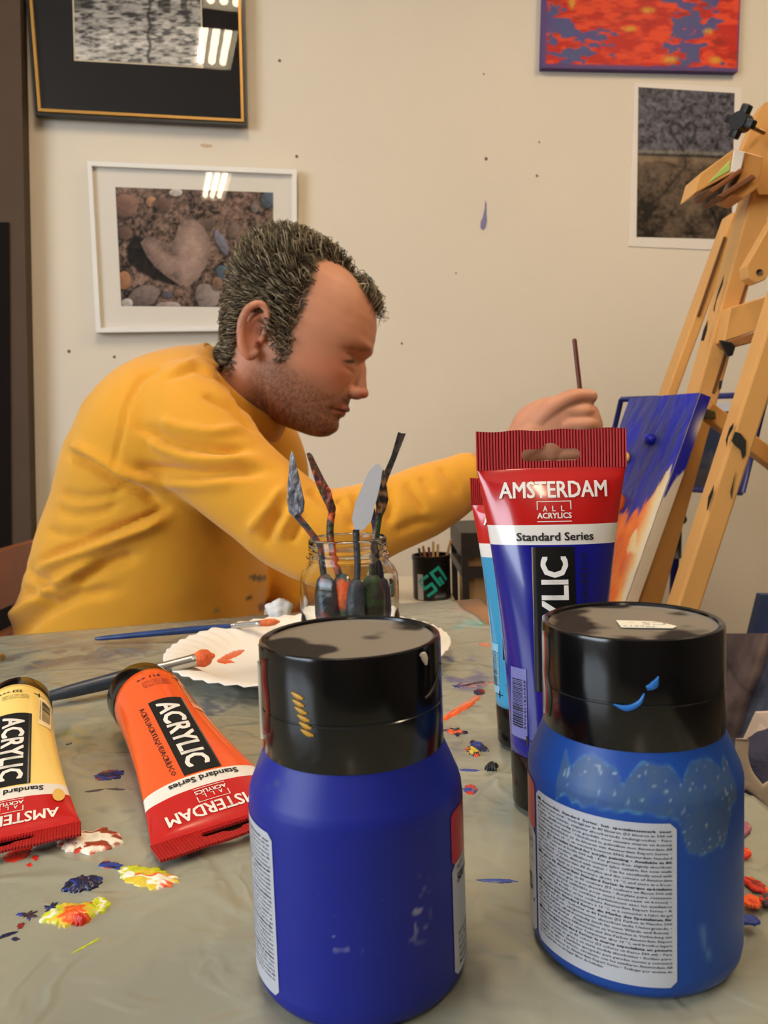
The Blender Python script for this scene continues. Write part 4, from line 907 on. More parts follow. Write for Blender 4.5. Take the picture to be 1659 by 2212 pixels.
# abstract red canvas
q3 = [(1183, -330), (1612, -330), (1594, 155), (1170, 146)]
pl3 = plane3(onwall(*q3[3], .02), onwall(*q3[2], .02), onwall(*q3[0], .02))
ab = thing('abstract_painting', 'unframed red abstract canvas with blue violet patches, top right of wall', 'painting', (onwall(*q3[3], .02)+onwall(*q3[2], .02))/2, group='pictures on the back wall')
mesh('stretched_canvas', *slab(q3, pl3, -.0195, -.0006), mat('violet_canvas_edge', (84, 60, 118), .6), ab, smooth=False, world=True)
def redpic(u, v, x, y):
    n = fbm(x/70, y/38, 5, 4); n2 = fbm(x/34, y/12, 8, 4); c = mixc(np.tile(L(186, 30, 14), u.shape+(1,)), np.tile(L(222, 66, 24), u.shape+(1,)), sstep(.38, .66, n2))
    c = mixc(c, np.tile(L(140, 18, 14), u.shape+(1,)), sstep(.56, .72, fbm(x/50+7, y/20, 17, 3))*.7)
    m = sstep(.525, .56, n*.7+.3*fbm(x/20, y/9, 31, 3)+.17*np.exp(-((x-1258)/70)**2-((y-62)/34)**2)+.19*np.exp(-((x-1512)/66)**2-((y-68)/36)**2)-.10*np.exp(-((x-1385)/45)**2)-.05)
    c = mixc(c, mixc(np.tile(L(84, 66, 128), u.shape+(1,)), np.tile(L(70, 84, 124), u.shape+(1,)), fbm(x/22, y/12, 3, 2)), m)
    yl = np.zeros_like(x)
    for cx, cy, rx, ry in [(1235, 5, 8, 14), (1400, 22, 14, 7), (1360, 62, 16, 6), (1447, 128, 16, 9), (1530, 68, 10, 7), (1545, 130, 14, 8), (1300, -90, 20, 10), (1480, -140, 18, 9)]: yl = np.maximum(yl, np.exp(-((x-cx)/rx)**2-((y-cy)/ry)**2)*(.5+fbm(x/6, y/6, 9, 2)))
    c = mixc(c, np.tile(L(206, 150, 44), u.shape+(1,)), np.clip(yl*1.1-.1, 0, .9))
    ed = np.minimum(np.minimum(u, 1-u)*430, (1-v)*476); return mixc(c, np.tile(L(90, 62, 116), u.shape+(1,)), sstep(5, 2, ed+3*(vnoise(x/8, y/8, 2)-.5))*.8)
m_oil = mat('brushed_acrylic', (128, 128, 128), .5, spec=.3, attr='Col', bump=.2, bscale=120)
image_grid('painted_face', [(1187, -330), (1612, -330), (1594, 150), (1177, 140)], pl3, .0, redpic, 200, 230, ab, m_oil)

# paper print: heart scratched in stone
q4 = [(1370, 178), (1602, 189), (1596, 542), (1357, 532)]
pl4 = plane3(onwall(*q4[3], .002), onwall(*q4[2], .002), onwall(*q4[0], .002))
pp = thing('paper_print', 'white bordered paper print of a heart scratched in dark stone', 'print', (onwall(*q4[3], .002)+onwall(*q4[2], .002))/2, group='pictures on the back wall')
mesh('paper_sheet', *slab(q4, pl4, -.0012, .0), mat('print_paper', (232, 222, 210), .6), pp, smooth=False, world=True)
hl = [(1477, 326), (1462, 305), (1450, 288), (1447, 274), (1454, 266), (1466, 268), (1477, 280), (1484, 268), (1496, 265), (1503, 275), (1501, 292), (1490, 310)]
def stonewall(u, v, x, y):
    n = fbm(x/9, y/9, 5, 4); n2 = vnoise(x/5, y/5, 9); n3 = fbm(x/50, y/50, 13, 3); ym = 333+.035*(x-1378)
    gt = np.clip(.62+1.5*(n-.5)+.55*(n2-.5), .1, 1.7); top = L(100, 98, 108)*gt[..., None]
    gb = np.clip(.62+1.2*(n-.5)+.3*(n2-.5)+1.5*(n3-.5)-.0022*(y-420), .1, 1.5); bot = L(98, 82, 66)*gb[..., None]
    c = mixc(top, bot, sstep(-1.5, 1.5, y-ym)); ln = y-ym
    c = mixc(c, np.tile(L(150, 140, 122), u.shape+(1,)), np.exp(-((ln+7)/4)**2)*.55*(.4+n)); c = mixc(c, np.tile(L(146, 124, 98), u.shape+(1,)), np.exp(-((ln-10)/9)**2)*.55*sstep(.4, .6, vnoise(x/28, y*0+1, 6)+.1))
    c = c*(1-.8*np.exp(-(ln/2.4)**2))[..., None]
    d = seg_dist(x, y, hl, False); c = c*(1-.72*np.exp(-(d/3.6)**2))[..., None]
    for pol, w, k in [([(1481, 345), (1481, 362), (1465, 378), (1447, 400), (1436, 418), (1420, 428)], 3, .6), ([(1481, 360), (1465, 360), (1440, 352), (1415, 350)], 2.2, .45), ([(1484, 366), (1510, 368), (1540, 362)], 2.2, .4), ([(1526, 422), (1535, 450), (1546, 472), (1556, 505)], 3.2, .7), ([(1400, 365), (1403, 390)], 5, .4)]:
        c = c*(1-k*np.exp(-(seg_dist(x, y, pol, False)/w)**2))[..., None]
    return c
image_grid('print_image', [(1379, 188), (1587, 201), (1580, 517), (1375, 512)], pl4, .0004, stonewall, 180, 240, pp)
# ------------------------------------------------------------------ easel with the painting in progress
m_pine = mat('varnished_pine', (214, 158, 88), 0.42, var=0.08, vscale=6); m_pine2 = mat('varnished_pine_dark', (196, 138, 70), 0.42, var=0.1, vscale=6)
m_knob = mat('black_knob', (22, 21, 20), .45); m_spot = mat('black_paint_spot', (44, 42, 38), .5)
easel = thing('easel', 'pale wooden studio easel on the right holding a small painting', 'easel', (0.22, 1.15, 0))
def line_bar(pa, pb, Y, w, d, zlo, zhi, m, name, Y2=None):
    a, b = at(*pa, Y), at(*pb, Y2 or Y); t = (a-b)/(a[2]-b[2]); p0 = b+t*(zlo-b[2]); p1 = b+t*(zhi-b[2])
    o = mesh(name, *bar(p0, p1, d, w, (1, 0, 0), .003), m, easel, world=True, smooth=False); return p0, p1, o
def on(pa, Y): return at(pa[0], pa[1], Y)
zC = at(1651, 740, 1.0)[2]
cA, cB, oC = line_bar((1660, 740), (1480, 1295), 1.0, .029, .038, .0, 1.32, m_pine, 'front_leg')
bA, bB, oB = line_bar((1632, 430), (1397, 1290), 1.15, .032, .045, .12, at(1690, 222, 1.15)[2], m_pine, 'centre_mast')
aA, aB, oA = line_bar((1582, 468), (1440, 856), 1.28, .017, .040, .0, at(1582, 468, 1.28)[2], m_pine, 'back_leg')
# slot in the far upright
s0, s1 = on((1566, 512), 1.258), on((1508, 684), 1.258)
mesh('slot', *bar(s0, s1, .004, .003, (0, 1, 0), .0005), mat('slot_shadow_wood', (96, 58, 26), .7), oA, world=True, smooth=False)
# groove on the mast
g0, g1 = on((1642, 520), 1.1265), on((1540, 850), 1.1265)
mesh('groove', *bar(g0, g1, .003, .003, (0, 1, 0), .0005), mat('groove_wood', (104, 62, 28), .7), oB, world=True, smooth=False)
def pris(name, pts, Y, th, m, parent=None, label=None):
    o = mesh(name, *prism([on(p, Y) for p in pts], (0, th, 0)), m, parent or easel, world=True, smooth=False)
    bv = o.modifiers.new('b', 'BEVEL'); bv.width = .0015; bv.segments = 2; bv.limit_method = 'ANGLE'
    if label: o['label'] = label
    return o
# canvas clamp at the top
cl = pris('top_clamp', [(1499, 419), (1511, 376), (1586, 321), (1612, 328), (1600, 372), (1575, 378)], 1.085, .05, m_pine)
pris('white_paint_patch', [(1586, 321.5), (1609, 328), (1602, 362), (1592, 372), (1578, 372)], 1.0835, .002, mat('white_paint', (222, 214, 204), .5), cl)
pris('green_paint_patch', [(1540, 384), (1578, 345), (1577, 368), (1530, 396)], 1.0838, .002, mat('pale_green_paint', (168, 196, 96), .5), cl)
pris('clamp_lip', [(1530, 412), (1600, 362), (1608, 368), (1540, 418)], 1.08, .05, mat('brown_lip', (128, 74, 34), .5), cl)
pris('clamp_lip', [(1548, 424), (1626, 374), (1634, 384), (1562, 428)], 1.08, .05, mat('brown_lip_dark', (112, 66, 32), .5), cl)
pris('clamp_block', [(1606, 326), (1649, 338), (1640, 404), (1608, 428), (1580, 420), (1604, 368)], 1.09, .05, m_pine2)
mesh('mast_head', *prism([on(p, 1.12) for p in [(1600, 335), (1640, 240), (1652, 222), (1690, 210), (1720, 300), (1680, 420), (1640, 420)]], (0, .02, 0)), m_pine, easel, world=True, smooth=False)
# black wing knob on its screw
kc = on((1598, 262), 1.07); kd = on((1640, 282), 1.10)-kc; kd /= np.linalg.norm(kd)
T_, A_, B_ = frames([kc, kc+kd*.01], ref=(0, 0, 1))
kp = [sweep([kc-kd*.006, kc+kd*.014], .0115, seg=20)]
for k in range(4):
    a = k*math.pi/2+.5; w = A_[0]*math.cos(a)+B_[0]*math.sin(a); kp.append(bar(kc-kd*.004, kc+kd*.008, .011, .024, w, .002)); kp[-1] = (kp[-1][0]+w*.009, kp[-1][1])
mesh('wing_knob', *join(kp), m_knob, easel, world=True, auto=30)
mesh('screw', *sweep([kc, on((1650, 287), 1.115)], .0028, seg=10), mat('brass_screw', (150, 118, 70), .4, metal=.7), easel, world=True)
# rounded arm with its bolt, cross rail, lower brace
aP = [(1700, 430), (1672, 470), (1612, 575), (1616, 600), (1634, 612), (1654, 604), (1668, 575), (1720, 470)]
arm = pris('brace_arm', aP, 1.06, .022, m_pine)
bo = on((1641, 588), 1.0585); mesh('bolt', *sweep([bo, bo+np.array([0, .004, 0])], .0042, seg=16), mat('dark_bolt', (70, 58, 44), .5), arm, world=True)
pris('cross_rail', [(1578, 664), (1660, 638), (1660, 700), (1628, 716), (1564, 738)], 1.10, .03, m_pine)
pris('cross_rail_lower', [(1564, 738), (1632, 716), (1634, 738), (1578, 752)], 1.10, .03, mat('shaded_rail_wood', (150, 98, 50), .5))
pris('bracket', [(1556, 734), (1580, 738), (1590, 748), (1584, 768), (1574, 770)], 1.09, .008, m_knob)
e0, e1 = on((1522, 884), 1.09), on((1700, 1020), 1.09)
lb_ = mesh('cross_bar', *bar(e0, e1, .024, .022, (0, 0, 1), .002), m_pine2, easel, world=True, smooth=False)
pris('bracket', [(1519, 880), (1546, 888), (1548, 904), (1522, 906)], 1.075, .02, mat('green_grey_fitting', (84, 78, 44), .5), lb_)
# dried black paint on the wood
for pts, Y in [([(1562, 600), (1565, 592), (1562, 614), (1548, 650), (1543, 676), (1541, 668), (1551, 630)], 1.126), ([(1530, 690), (1528, 712), (1521, 736), (1514, 736), (1520, 712)], 1.126),
               ([(1588, 932), (1600, 936), (1612, 952), (1611, 982), (1604, 992), (1600, 972), (1588, 962), (1580, 952)], .9795), ([(1586, 912), (1584, 926), (1574, 944), (1570, 966), (1568, 950), (1576, 924)], .9795), ([(1543, 1046), (1541, 1066), (1530, 1100), (1527, 1104), (1530, 1074)], .9795), ([(1590, 1015), (1585, 1044), (1580, 1080), (1578, 1062)], .9795), ([(1554, 824), (1562, 820), (1558, 840), (1552, 842)], 1.126)]:
    pris('dried_paint_mark', pts, Y-.0006, .0012, m_spot, oC if Y < 1.05 else oB)
# tray that carries the canvas
tray = mesh('canvas_tray', *bar(at(1345, 1335, 1.03)+np.array([.012, 0, -.002]), at(1345, 1335, 1.03)+np.array([-.035, .26, -.002]), .05, .02, (0, 0, 1), .002), m_pine, easel, world=True, smooth=False)
# painting in progress
TRp, TLp, BRp = at(1513, 849, 1.05), at(1361, 861, 1.21), at(1344, 1325, 1.05)
BLp = TLp+BRp-TRp; nC = np.cross(TLp-TRp, BRp-TRp); nC /= np.linalg.norm(nC)
if nC[0] > 0: nC = -nC
cvp = thing('canvas_painting', 'small stretched canvas with blue and orange paint standing on the easel', 'painting', (BLp+BRp)/2)
m_side = mat('raw_canvas', (226, 208, 176), .7)
mesh('stretched_canvas', *prism([TLp, TRp, BRp, BLp], -nC*.017), m_side, cvp, smooth=False, world=True)
def canvpic(u, v, x, y):
    # u: far (left) to near (right) edge, v: top to bottom
    n = fbm(u*9, v*9, 3, 4); st = fbm(u*26+v*6, v*5, 7, 3)
    c = np.tile(L(236, 208, 150), u.shape+(1,))
    c = mixc(c, np.tile(L(250, 196, 96), u.shape+(1,)), sstep(.45, .6, fbm(u*6+2, v*8, 8, 3)))
    o = sstep(.42, .50, fbm(u*5+1, v*7+3, 15, 4)+.34*np.exp(-((u-.62)/.32)**2)-.12)*sstep(.97, .80, u+.1*(n-.5)); c = mixc(c, mixc(np.tile(L(226, 84, 28), u.shape+(1,)), np.tile(L(250, 140, 54), u.shape+(1,)), fbm(u*14, v*16, 5, 3)), o)
    lim = .56-.30*sstep(.45, .0, u)-.18*sstep(.66, 1.0, u)+.17*(st-.5)+.06*(n-.5)
    b = sstep(.012, -.012, v-lim); col = mixc(np.tile(L(60, 64, 132), u.shape+(1,)), np.tile(L(34, 44, 170), u.shape+(1,)), sstep(.35, .65, fbm(u*16+v*4, v*5, 21, 3)+.3*(u-.6)))
    c = mixc(c, col, b); w = sstep(.92, .97, u+.06*(n-.5))*(1-b); return mixc(c, np.tile(L(228, 210, 178), u.shape+(1,)), w)
uu, vv = np.meshgrid(np.linspace(0, 1, 110), np.linspace(0, 1, 190), indexing='ij')
P = (TLp+(TRp-TLp)*uu[..., None]+(BLp-TLp)*vv[..., None]); cc = canvpic(uu, vv, None, None)
hgt = .0006+.0016*fbm(uu*14+vv*5, vv*12, 4, 3); P = P+nC*hgt[..., None]
mesh('painted_face', P.reshape(-1, 3), [q[::-1] for q in grid_faces(110, 190)], m_paint, cvp, world=True, cols=cc.reshape(-1, 3))
# painted wrap on the near side of the canvas
ss, tt = np.meshgrid(np.linspace(0, 1, 14), np.linspace(0, 1, 120), indexing='ij')
P = TRp+(BRp-TRp)*tt[..., None]-nC*.017*ss[..., None]+np.array([0, -.0006, 0])
bl = sstep(.01, -.01, tt-(.46-.15*ss+.22*(fbm(ss*4, tt*16, 9, 3)-.5)))*(1-np.exp(-((tt-.13)/.05)**2-((ss-1)/.5)**2)); cc = mixc(np.tile(L(228, 210, 178), ss.shape+(1,)), np.tile(L(30, 36, 150), ss.shape+(1,)), np.clip(bl, 0, 1))
mesh('painted_edge', P.reshape(-1, 3), grid_faces(14, 120), m_paint, cvp, world=True, cols=cc.reshape(-1, 3))
def blob(u, v, r, col, name):
    c = TLp+(TRp-TLp)*u+(BLp-TLp)*v+nC*.004; vx, fx = sphere((0, 0, 0), r, 18, 12); vx = np.array(vx); vx *= (1+.5*(fbm(vx[:, 0]*90, vx[:, 2]*90, 4, 2)-.5))[:, None]
    mesh(name, vx+c, fx, mat(name+'_colour', col, .25), cvp, world=True)
blob(.56, .21, (.010, .016, .008), (26, 34, 176), 'blue_paint_lump'); blob(.42, .52, (.012, .018, .014), (236, 96, 30), 'orange_paint_lump'); blob(.30, .30, (.006, .014, .008), (248, 196, 110), 'cream_paint_lump')

# ------------------------------------------------------------------ blue display stand with a print, further back
m_blue = mat('blue_lacquer', (40, 46, 118), .35)
TLb, TRb, BRb = at(1342, 863, 1.75), at(1655, 852, 1.50), at(1603, 1064, 1.50); BLb = TLb+BRb-TRb
std = thing('display_stand', 'blue metal display stand with a dark print, behind the easel', 'display stand', (BRb[0]-.12, 1.60, 0))
nB = np.cross(TRb-TLb, BLb-TLb); nB /= np.linalg.norm(nB); nB = -nB if nB[1] > 0 else nB
mesh('frame', *join([sweep([a, b], .006, seg=10, caps=True) for a, b in [(TLb, TRb), (TRb, BRb), (BRb, BLb), (BLb, TLb)]]), m_blue, std, world=True)
ex_, ey_ = TRb-TLb, BLb-TLb
qd = lambda a, b, c_, d: [TLb+ex_*a+ey_*b, TLb+ex_*c_+ey_*b, TLb+ex_*c_+ey_*d, TLb+ex_*a+ey_*d]
bk = mesh('mount_board', *prism([p-nB*.004 for p in qd(.1, .07, .93, .93)], -nB*.003), mat('white_mount', (206, 202, 200), .5), std, world=True, smooth=False)
uu, vv = np.meshgrid(np.linspace(0, 1, 60), np.linspace(0, 1, 60), indexing='ij'); P = TLb+ex_*(.2+.64*uu[..., None])+ey_*(.16+.84*vv[..., None])-nB*.003
n = fbm(uu*5, vv*5, 6, 4); cc = mixc(np.tile(L(40, 46, 66), uu.shape+(1,)), np.tile(L(86, 82, 86), uu.shape+(1,)), sstep(.4, .7, n)); cc = mixc(cc, np.tile(L(50, 42, 36), uu.shape+(1,)), sstep(.5, .9, vv)*.7); cc = mixc(cc, np.tile(L(150, 142, 140), uu.shape+(1,)), sstep(.14, .0, abs(vv-.12))*sstep(.3, .6, n)*.6)
mesh('dark_print', P.reshape(-1, 3), [q[::-1] for q in grid_faces(60, 60)], m_print, bk, world=True, cols=cc.reshape(-1, 3), smooth=False)
for p in (TRb+(BLb-TRb)*.03, BRb+(TLb-BRb)*.04):
    mesh('rivet', *sphere(p+nB*.007, .004, 10, 8), mat('steel_rivet', (170, 170, 180), .3, metal=.8), std, world=True)
for a, b in ((TRb, (-1, 1)), (BRb, (-1, -1))):
    d1_ = (TLb-TRb)/np.linalg.norm(TLb-TRb)*.03; d2_ = (BRb-TRb)/np.linalg.norm(BRb-TRb)*.03*(1 if a is TRb else -1)
    mesh('corner_plate', *prism([a+nB*.005, a+d1_+nB*.005, a+d2_+nB*.005], -nB*.002), m_blue, std, world=True, smooth=False)
pt, pb_ = at(1461, 1100, 1.6), at(1456, 1260, 1.6); d_ = (pt-pb_)/(pt[2]-pb_[2])
mesh('pole', *sweep([pb_+d_*(0.0-pb_[2]), pb_+d_*(at(0, 1190, 1.6)[2]-pb_[2])], .0085, seg=14), m_blue, std, world=True)
mesh('upper_pole', *sweep([pb_+d_*(at(0, 1195, 1.6)[2]-pb_[2]), (BLb+BRb)/2+np.array([0, .02, 0])], .007, seg=12), m_knob, std, world=True)
mesh('clamp_collar', *sweep([at(1459, 1205, 1.6), at(1460, 1150, 1.6)], .0115, seg=16), m_knob, std, world=True)
mesh('clamp_knob', *join([sweep([at(1460, 1160, 1.6), at(1464, 1120, 1.6)], .010, seg=12, round_ends=True), sphere(at(1473, 1122, 1.59), .010, 14, 10)]), m_knob, std, world=True)
mesh('screw_head', *sphere(at(1457, 1171, 1.588), .0055, 12, 8), mat('steel_screw', (120, 124, 120), .3, metal=.8), std, world=True)
fpos = pb_+d_*(0.0-pb_[2])
for k in range(3):
    a = k*2.094+.4; mesh('foot', *sweep([fpos+np.array([0, 0, .16]), fpos+np.array([.22*math.cos(a), .22*math.sin(a), .008])], .008, seg=10), m_blue, std, world=True)

# ------------------------------------------------------------------ pot of brushes on a cabinet, dark rack
cab_top = 0.652
cb = thing('low_cabinet', 'low cream cabinet under the black brush pot', 'cabinet', (0.06, 1.60, 0))
m_cab = mat('cream_cabinet', (212, 202, 184), .5)
mesh('carcass', *box(-.20, .130, 1.42, 1.76, 0.06, cab_top, .004), m_cab, cb, world=True, smooth=False)
mesh('door', *box(-.195, .125, 1.405, 1.419, 0.08, cab_top-.01, .003), m_cab, cb, world=True, smooth=False)
mesh('plinth', *box(-.19, .12, 1.44, 1.74, 0, .06), m_dark, cb, world=True, smooth=False)
pp_ = at(934, 1292, 1.50); pp_[2] = cab_top; s_ = 1.5/F
pot = thing('brush_pot', 'black pot with a turquoise squared mark holding brushes', 'pot', pp_)
R_ = 41*s_; Hp = 96*s_
m_pot = mat('black_pot', (20, 20, 20), .35)
mesh('pot_body', *lathe([(.0005, 0), (R_*.94, 0), (R_*.98, .002), (R_, .006), (R_, Hp*.9), (R_*1.03, Hp*.91), (R_*1.03, Hp), (R_*.96, Hp), (R_*.95, .006), (.0005, .005)], 64, True, True), m_pot, pot, auto=40)
def onpot(V, off=.0006): a = V[:, 0]/R_; return np.stack([(R_+off)*np.sin(a), -(R_+off)*np.cos(a), V[:, 1]], 1)
cyan = mat('turquoise_print', (36, 176, 168), .4); it = []
ca, sa = math.cos(.62), math.sin(.62)
def strip(x0, x1, y0, y1):
    v, f = rect2d(x0, x1, y0, y1, 8, 4); v = np.asarray(v); return np.c_[(v[:, 0]*ca-v[:, 1]*sa)+.000, (v[:, 0]*sa+v[:, 1]*ca)+Hp*.50], f
S = s_
for r in [(-38, -4, 12, 20), (-38, -30, -8, 14), (-38, -6, -12, -4), (-14, -6, -28, -8), (-40, -8, -32, -24), (2, 34, 12, 20), (2, 10, -28, 14), (26, 34, -28, 14), (12, 20, -6, -30)]: it.append(strip(r[0]*S*.8, r[1]*S*.8, min(r[2:])*S*.8, max(r[2:])*S*.8))
V, Fc = join([(np.c_[v, np.zeros(len(v))], f) for v, f in it]); keep = V
mesh('turquoise_mark', onpot(V[:, :2]), Fc, cyan, pot)
w2 = rect2d(-40*S*.9, -24*S*.9, 2*S, 58*S, 5, 3); mesh('white_side_label', onpot(w2[0]), w2[1], m_lab, pot)
w3 = rect2d(2*S, 30*S, 2*S, 17*S, 8, 2); dl = mesh('grey_lettering_label', onpot(w3[0]), w3[1], mat('charcoal_label', (52, 56, 58), .5), pot)
v, f = fit_text('LASCAUX', 4*S, 28*S, 8*S, 13*S, .0, res=1); mesh('lettering', onpot(v, .0009), f, m_lab, dl)
for i, (bx, by, tx, ty, c) in enumerate([(930, 1230, 914, 1181, (170, 110, 60)), (935, 1230, 936, 1172, (206, 170, 120)), (941, 1230, 946, 1178, (190, 150, 100)), (948, 1230, 974, 1166, (214, 176, 124)), (925, 1230, 905, 1186, (70, 60, 52)), (938, 1230, 926, 1184, (110, 50, 40))]):
    a, b = at(bx, by+40, 1.5+.006*(i % 3-1)), at(tx, ty, 1.5+.02*(i % 3-1))
    tag(mesh('paintbrush', *sweep([a, b], [.0028, .0024], seg=8, round_ends=True), mat('stored_brush_handle', c, .45), None),
        ['short reddish brown brush handle leaning left in the black pot', 'pale wooden brush handle upright in the middle of the black pot', 'tan brush handle just right of the middle in the black pot', 'longest pale brush handle leaning right in the black pot', 'dark brush handle leaning furthest left in the black pot', 'dark red brush handle near the middle of the black pot'][i], 'paintbrush', 'brushes in the black pot')
rk = thing('storage_rack', 'dark metal rack with cardboard boxes behind the standing tubes', 'rack', (0.28, 1.55, 0))
m_rack = mat('charcoal_rack', (48, 46, 44), .5); xl, xr = at(998, 1200, 1.45)[0], at(998, 1200, 1.45)[0]+.20
zt = at(1010, 1152, 1.45)[2]
mesh('frame', *join([box(xl, xl+.012, 1.45, 1.462, 0, zt), box(xr-.012, xr, 1.45, 1.462, 0, zt), box(xl, xl+.012, 1.68, 1.692, 0, zt), box(xr-.012, xr, 1.68, 1.692, 0, zt)]), m_rack, rk, world=True, smooth=False)
for z in (zt-.046, at(0, 1262, 1.45)[2]-.02, .35, .1): mesh('shelf', *box(xl, xr, 1.452, 1.69, z, z+.018 if z < zt-.05 else zt), m_rack, rk, world=True, smooth=False)
zb = [at(0, 1236, 1.45)[2], at(0, 1285, 1.45)[2]]
for k, (z0, z1, nm) in enumerate([(at(0, 1262, 1.45)[2]-.0018, at(0, 1203, 1.45)[2], 'plain cardboard box on the upper shelf of the dark rack'), (.368, at(0, 1277, 1.45)[2], 'taller cardboard box on the lower shelf of the dark rack')]):
    b_ = mesh('cardboard_box', *box(xl+.013, xl+.15, 1.466, 1.66, z0+.0003, z1, .002), mat('cardboard', (196, 160, 112), .75), None, smooth=False); tag(b_, nm, 'box', 'cardboard boxes in the rack')

# ------------------------------------------------------------------ chair with jeans, card and bag at the right
ch = thing('side_chair', 'dark chair under the pile of clothes at the right edge', 'chair', (0.62, 1.12, 0))
m_ch = mat('dark_chair', (52, 46, 42), .5)
mesh('seat', *box(.40, .86, .92, 1.34, .42, .45, .006), m_ch, ch, world=True, smooth=False)
for x in (.42, .84):
    for y in (.94, 1.32): mesh('leg', *box(x-.014, x+.014, y-.014, y+.014, 0, .419), m_ch, ch, world=True, smooth=False)
bp0, bp1 = at(1628, 1388, 1.36), at(1668, 1270, 1.36)
mesh('blue_back_panel', *prism([at(1620, 1390, 1.36), at(1646, 1285, 1.36), at(1760, 1285, 1.36), at(1760, 1390, 1.36)], (0, .02, 0)), mat('blue_chair_back', (58, 74, 118), .6), ch, world=True, smooth=False)
for x in (.72, .84): mesh('back_post', *box(x-.012, x+.012, 1.345, 1.359, .45, .72), m_ch, ch, world=True, smooth=False)
m_jean = mat('washed_denim', (100, 88, 92), .85, attr='Col', bump=.3, bscale=500)
u, v = np.meshgrid(np.linspace(0, 1, 70), np.linspace(0, 1, 70), indexing='ij')
xx = 1535+(1760-1535)*u-30*v; yy = 1368+290*v
Yd = 1.22-.16*v+.02*np.sin(u*9+v*5)+.03*(fbm(u*4, v*3, 5, 3)-.5)
P = np.array([at(a, b, c) for a, b, c in zip(xx.ravel(), yy.ravel(), Yd.ravel())]); pxx, pyy = xx, yy
sed = seg_dist(pxx, pyy, [(1668, 1380), (1648, 1450), (1618, 1520), (1596, 1600)], False); blu = sstep(0, 5, (pxx-(1668-(pyy-1380)*.36)))
c = mixc(np.tile(L(86, 74, 80), u.shape+(1,)), np.tile(L(78, 86, 112), u.shape+(1,)), blu); c = c*(.7+.6*fbm(u*20, v*20, 3, 3))[..., None]
c = mixc(c, np.tile(L(126, 108, 100), u.shape+(1,)), np.exp(-((sed-16)/7)**2)*.6*(1-blu)); c = c*(1-.5*np.exp(-(seg_dist(pxx, pyy, [(1570, 1430), (1600, 1480), (1625, 1500)], False)/3)**2))[..., None]; c = c*(1-.5*np.exp(-(sed/3)**2))[..., None]
jn = mesh('folded_jeans', P, [q[::-1] for q in grid_faces(70, 70)], m_jean, None, cols=c.reshape(-1, 3)); sdm = jn.modifiers.new('s', 'SOLIDIFY'); sdm.thickness = .012; sdm.offset = -1
tag(jn, 'washed grey and blue denim jeans heaped on the chair at right', 'jeans')
cdq = [at(1606, 1602, 1.0), at(1634, 1540, 1.01), at(1740, 1535, 1.02), at(1740, 1622, 1.0), at(1664, 1622, .99)]
cardo = mesh('card_sheet', *prism(cdq, (0, .003, .001)), mat('pinkish_card', (222, 204, 190), .6), None, smooth=False); tag(cardo, 'pinkish white card lying on the bag at the right edge', 'card')
bag = thing('cloth_bag', 'dark blue cloth bag with beige straps beside the table edge', 'bag', at(1660, 1740, .96))
v, f = sphere((0, 0, 0), (.085, .07, .075), 40, 26); v = np.array(v); v *= (1+.35*(fbm(v[:, 0]*30+3, v[:, 2]*30+v[:, 1]*20, 8, 3)-.5))[:, None]
mesh('bag_body', v+at(1690, 1690, 1.0), f, mat('navy_cloth', (54, 56, 82), .8, bump=.2, bscale=200), bag, world=True)
for pts, w in [([(1604, 1596), (1602, 1640), (1612, 1672), (1636, 1704), (1668, 1735)], .0085), ([(1596, 1700), (1612, 1692), (1632, 1704), (1650, 1716), (1676, 1716)], .0075), ([(1640, 1720), (1660, 1700), (1690, 1690)], .007)]:
    Pq = smooth_path([at(x, y, .925) for x, y in pts], 24); mesh('strap', *sweep(Pq, .0015, w, 12, ref=(0, 1, 0)), mat('beige_strap', (206, 188, 166), .7), bag, world=True)
# ------------------------------------------------------------------ the man at the table
HY = 1.08; HO = at(640, 740, HY); hk = ((HO-CAM)@_f)/F
tx = (.937, .349); ty = (.349, -.937)
EU = (RT*tx[0]-UP*tx[1])*hk; EV = (RT*ty[0]-UP*ty[1])*hk; EW = _f*hk
yaw = math.radians(-3); EU, EW = EU*math.cos(yaw)+EW*math.sin(yaw), EW*math.cos(yaw)-EU*math.sin(yaw)
def hp(u, w, v): u, w, v = np.asarray(u, float), np.asarray(w, float), np.asarray(v, float); return HO+u[..., None]*EU+w[..., None]*EW+v[..., None]*EV
HB = np.stack([EU, EW, EV], 1); HI = np.linalg.inv(HB)
T_ = np.array([(-178, 100, 20, 18, 60), (-174, 122, 5, 30, 50), (-165, 138, -15, 46, 40), (-150, 149, -30, 63, 30), (-137, 150.5, -42, 74, 20), (-124, 145, -58, 83, 12), (-108, 150, -80, 89, 5), (-97, 153, -95, 93, 0), (-84, 154, -108, 97, 0), (-69, 152, -122, 102, 0), (-53, 150, -134, 106, 0), (-25, 149, -150, 111, -5), (9, 151, -158, 116, -8),
               (28, 159, -162, 119, -10), (42, 161.5, -164, 120, -12), (62, 159, -165, 121, -14), (89, 153, -163, 120, -16), (111, 143, -159, 117, -20), (132, 129, -153, 111, -22), (152, 108, -144, 101, -28), (168, 84, -133, 88, -34), (182, 52, -118, 71, -40), (192, 18, -100, 50, -46), (198, -20, -80, 22, -50)], float)
vs = np.linspace(-178, 198, 110); col_ = lambda i: np.interp(vs, T_[:, 0], T_[:, i])
th = np.linspace(0, 2*math.pi, 96, endpoint=False); V = []
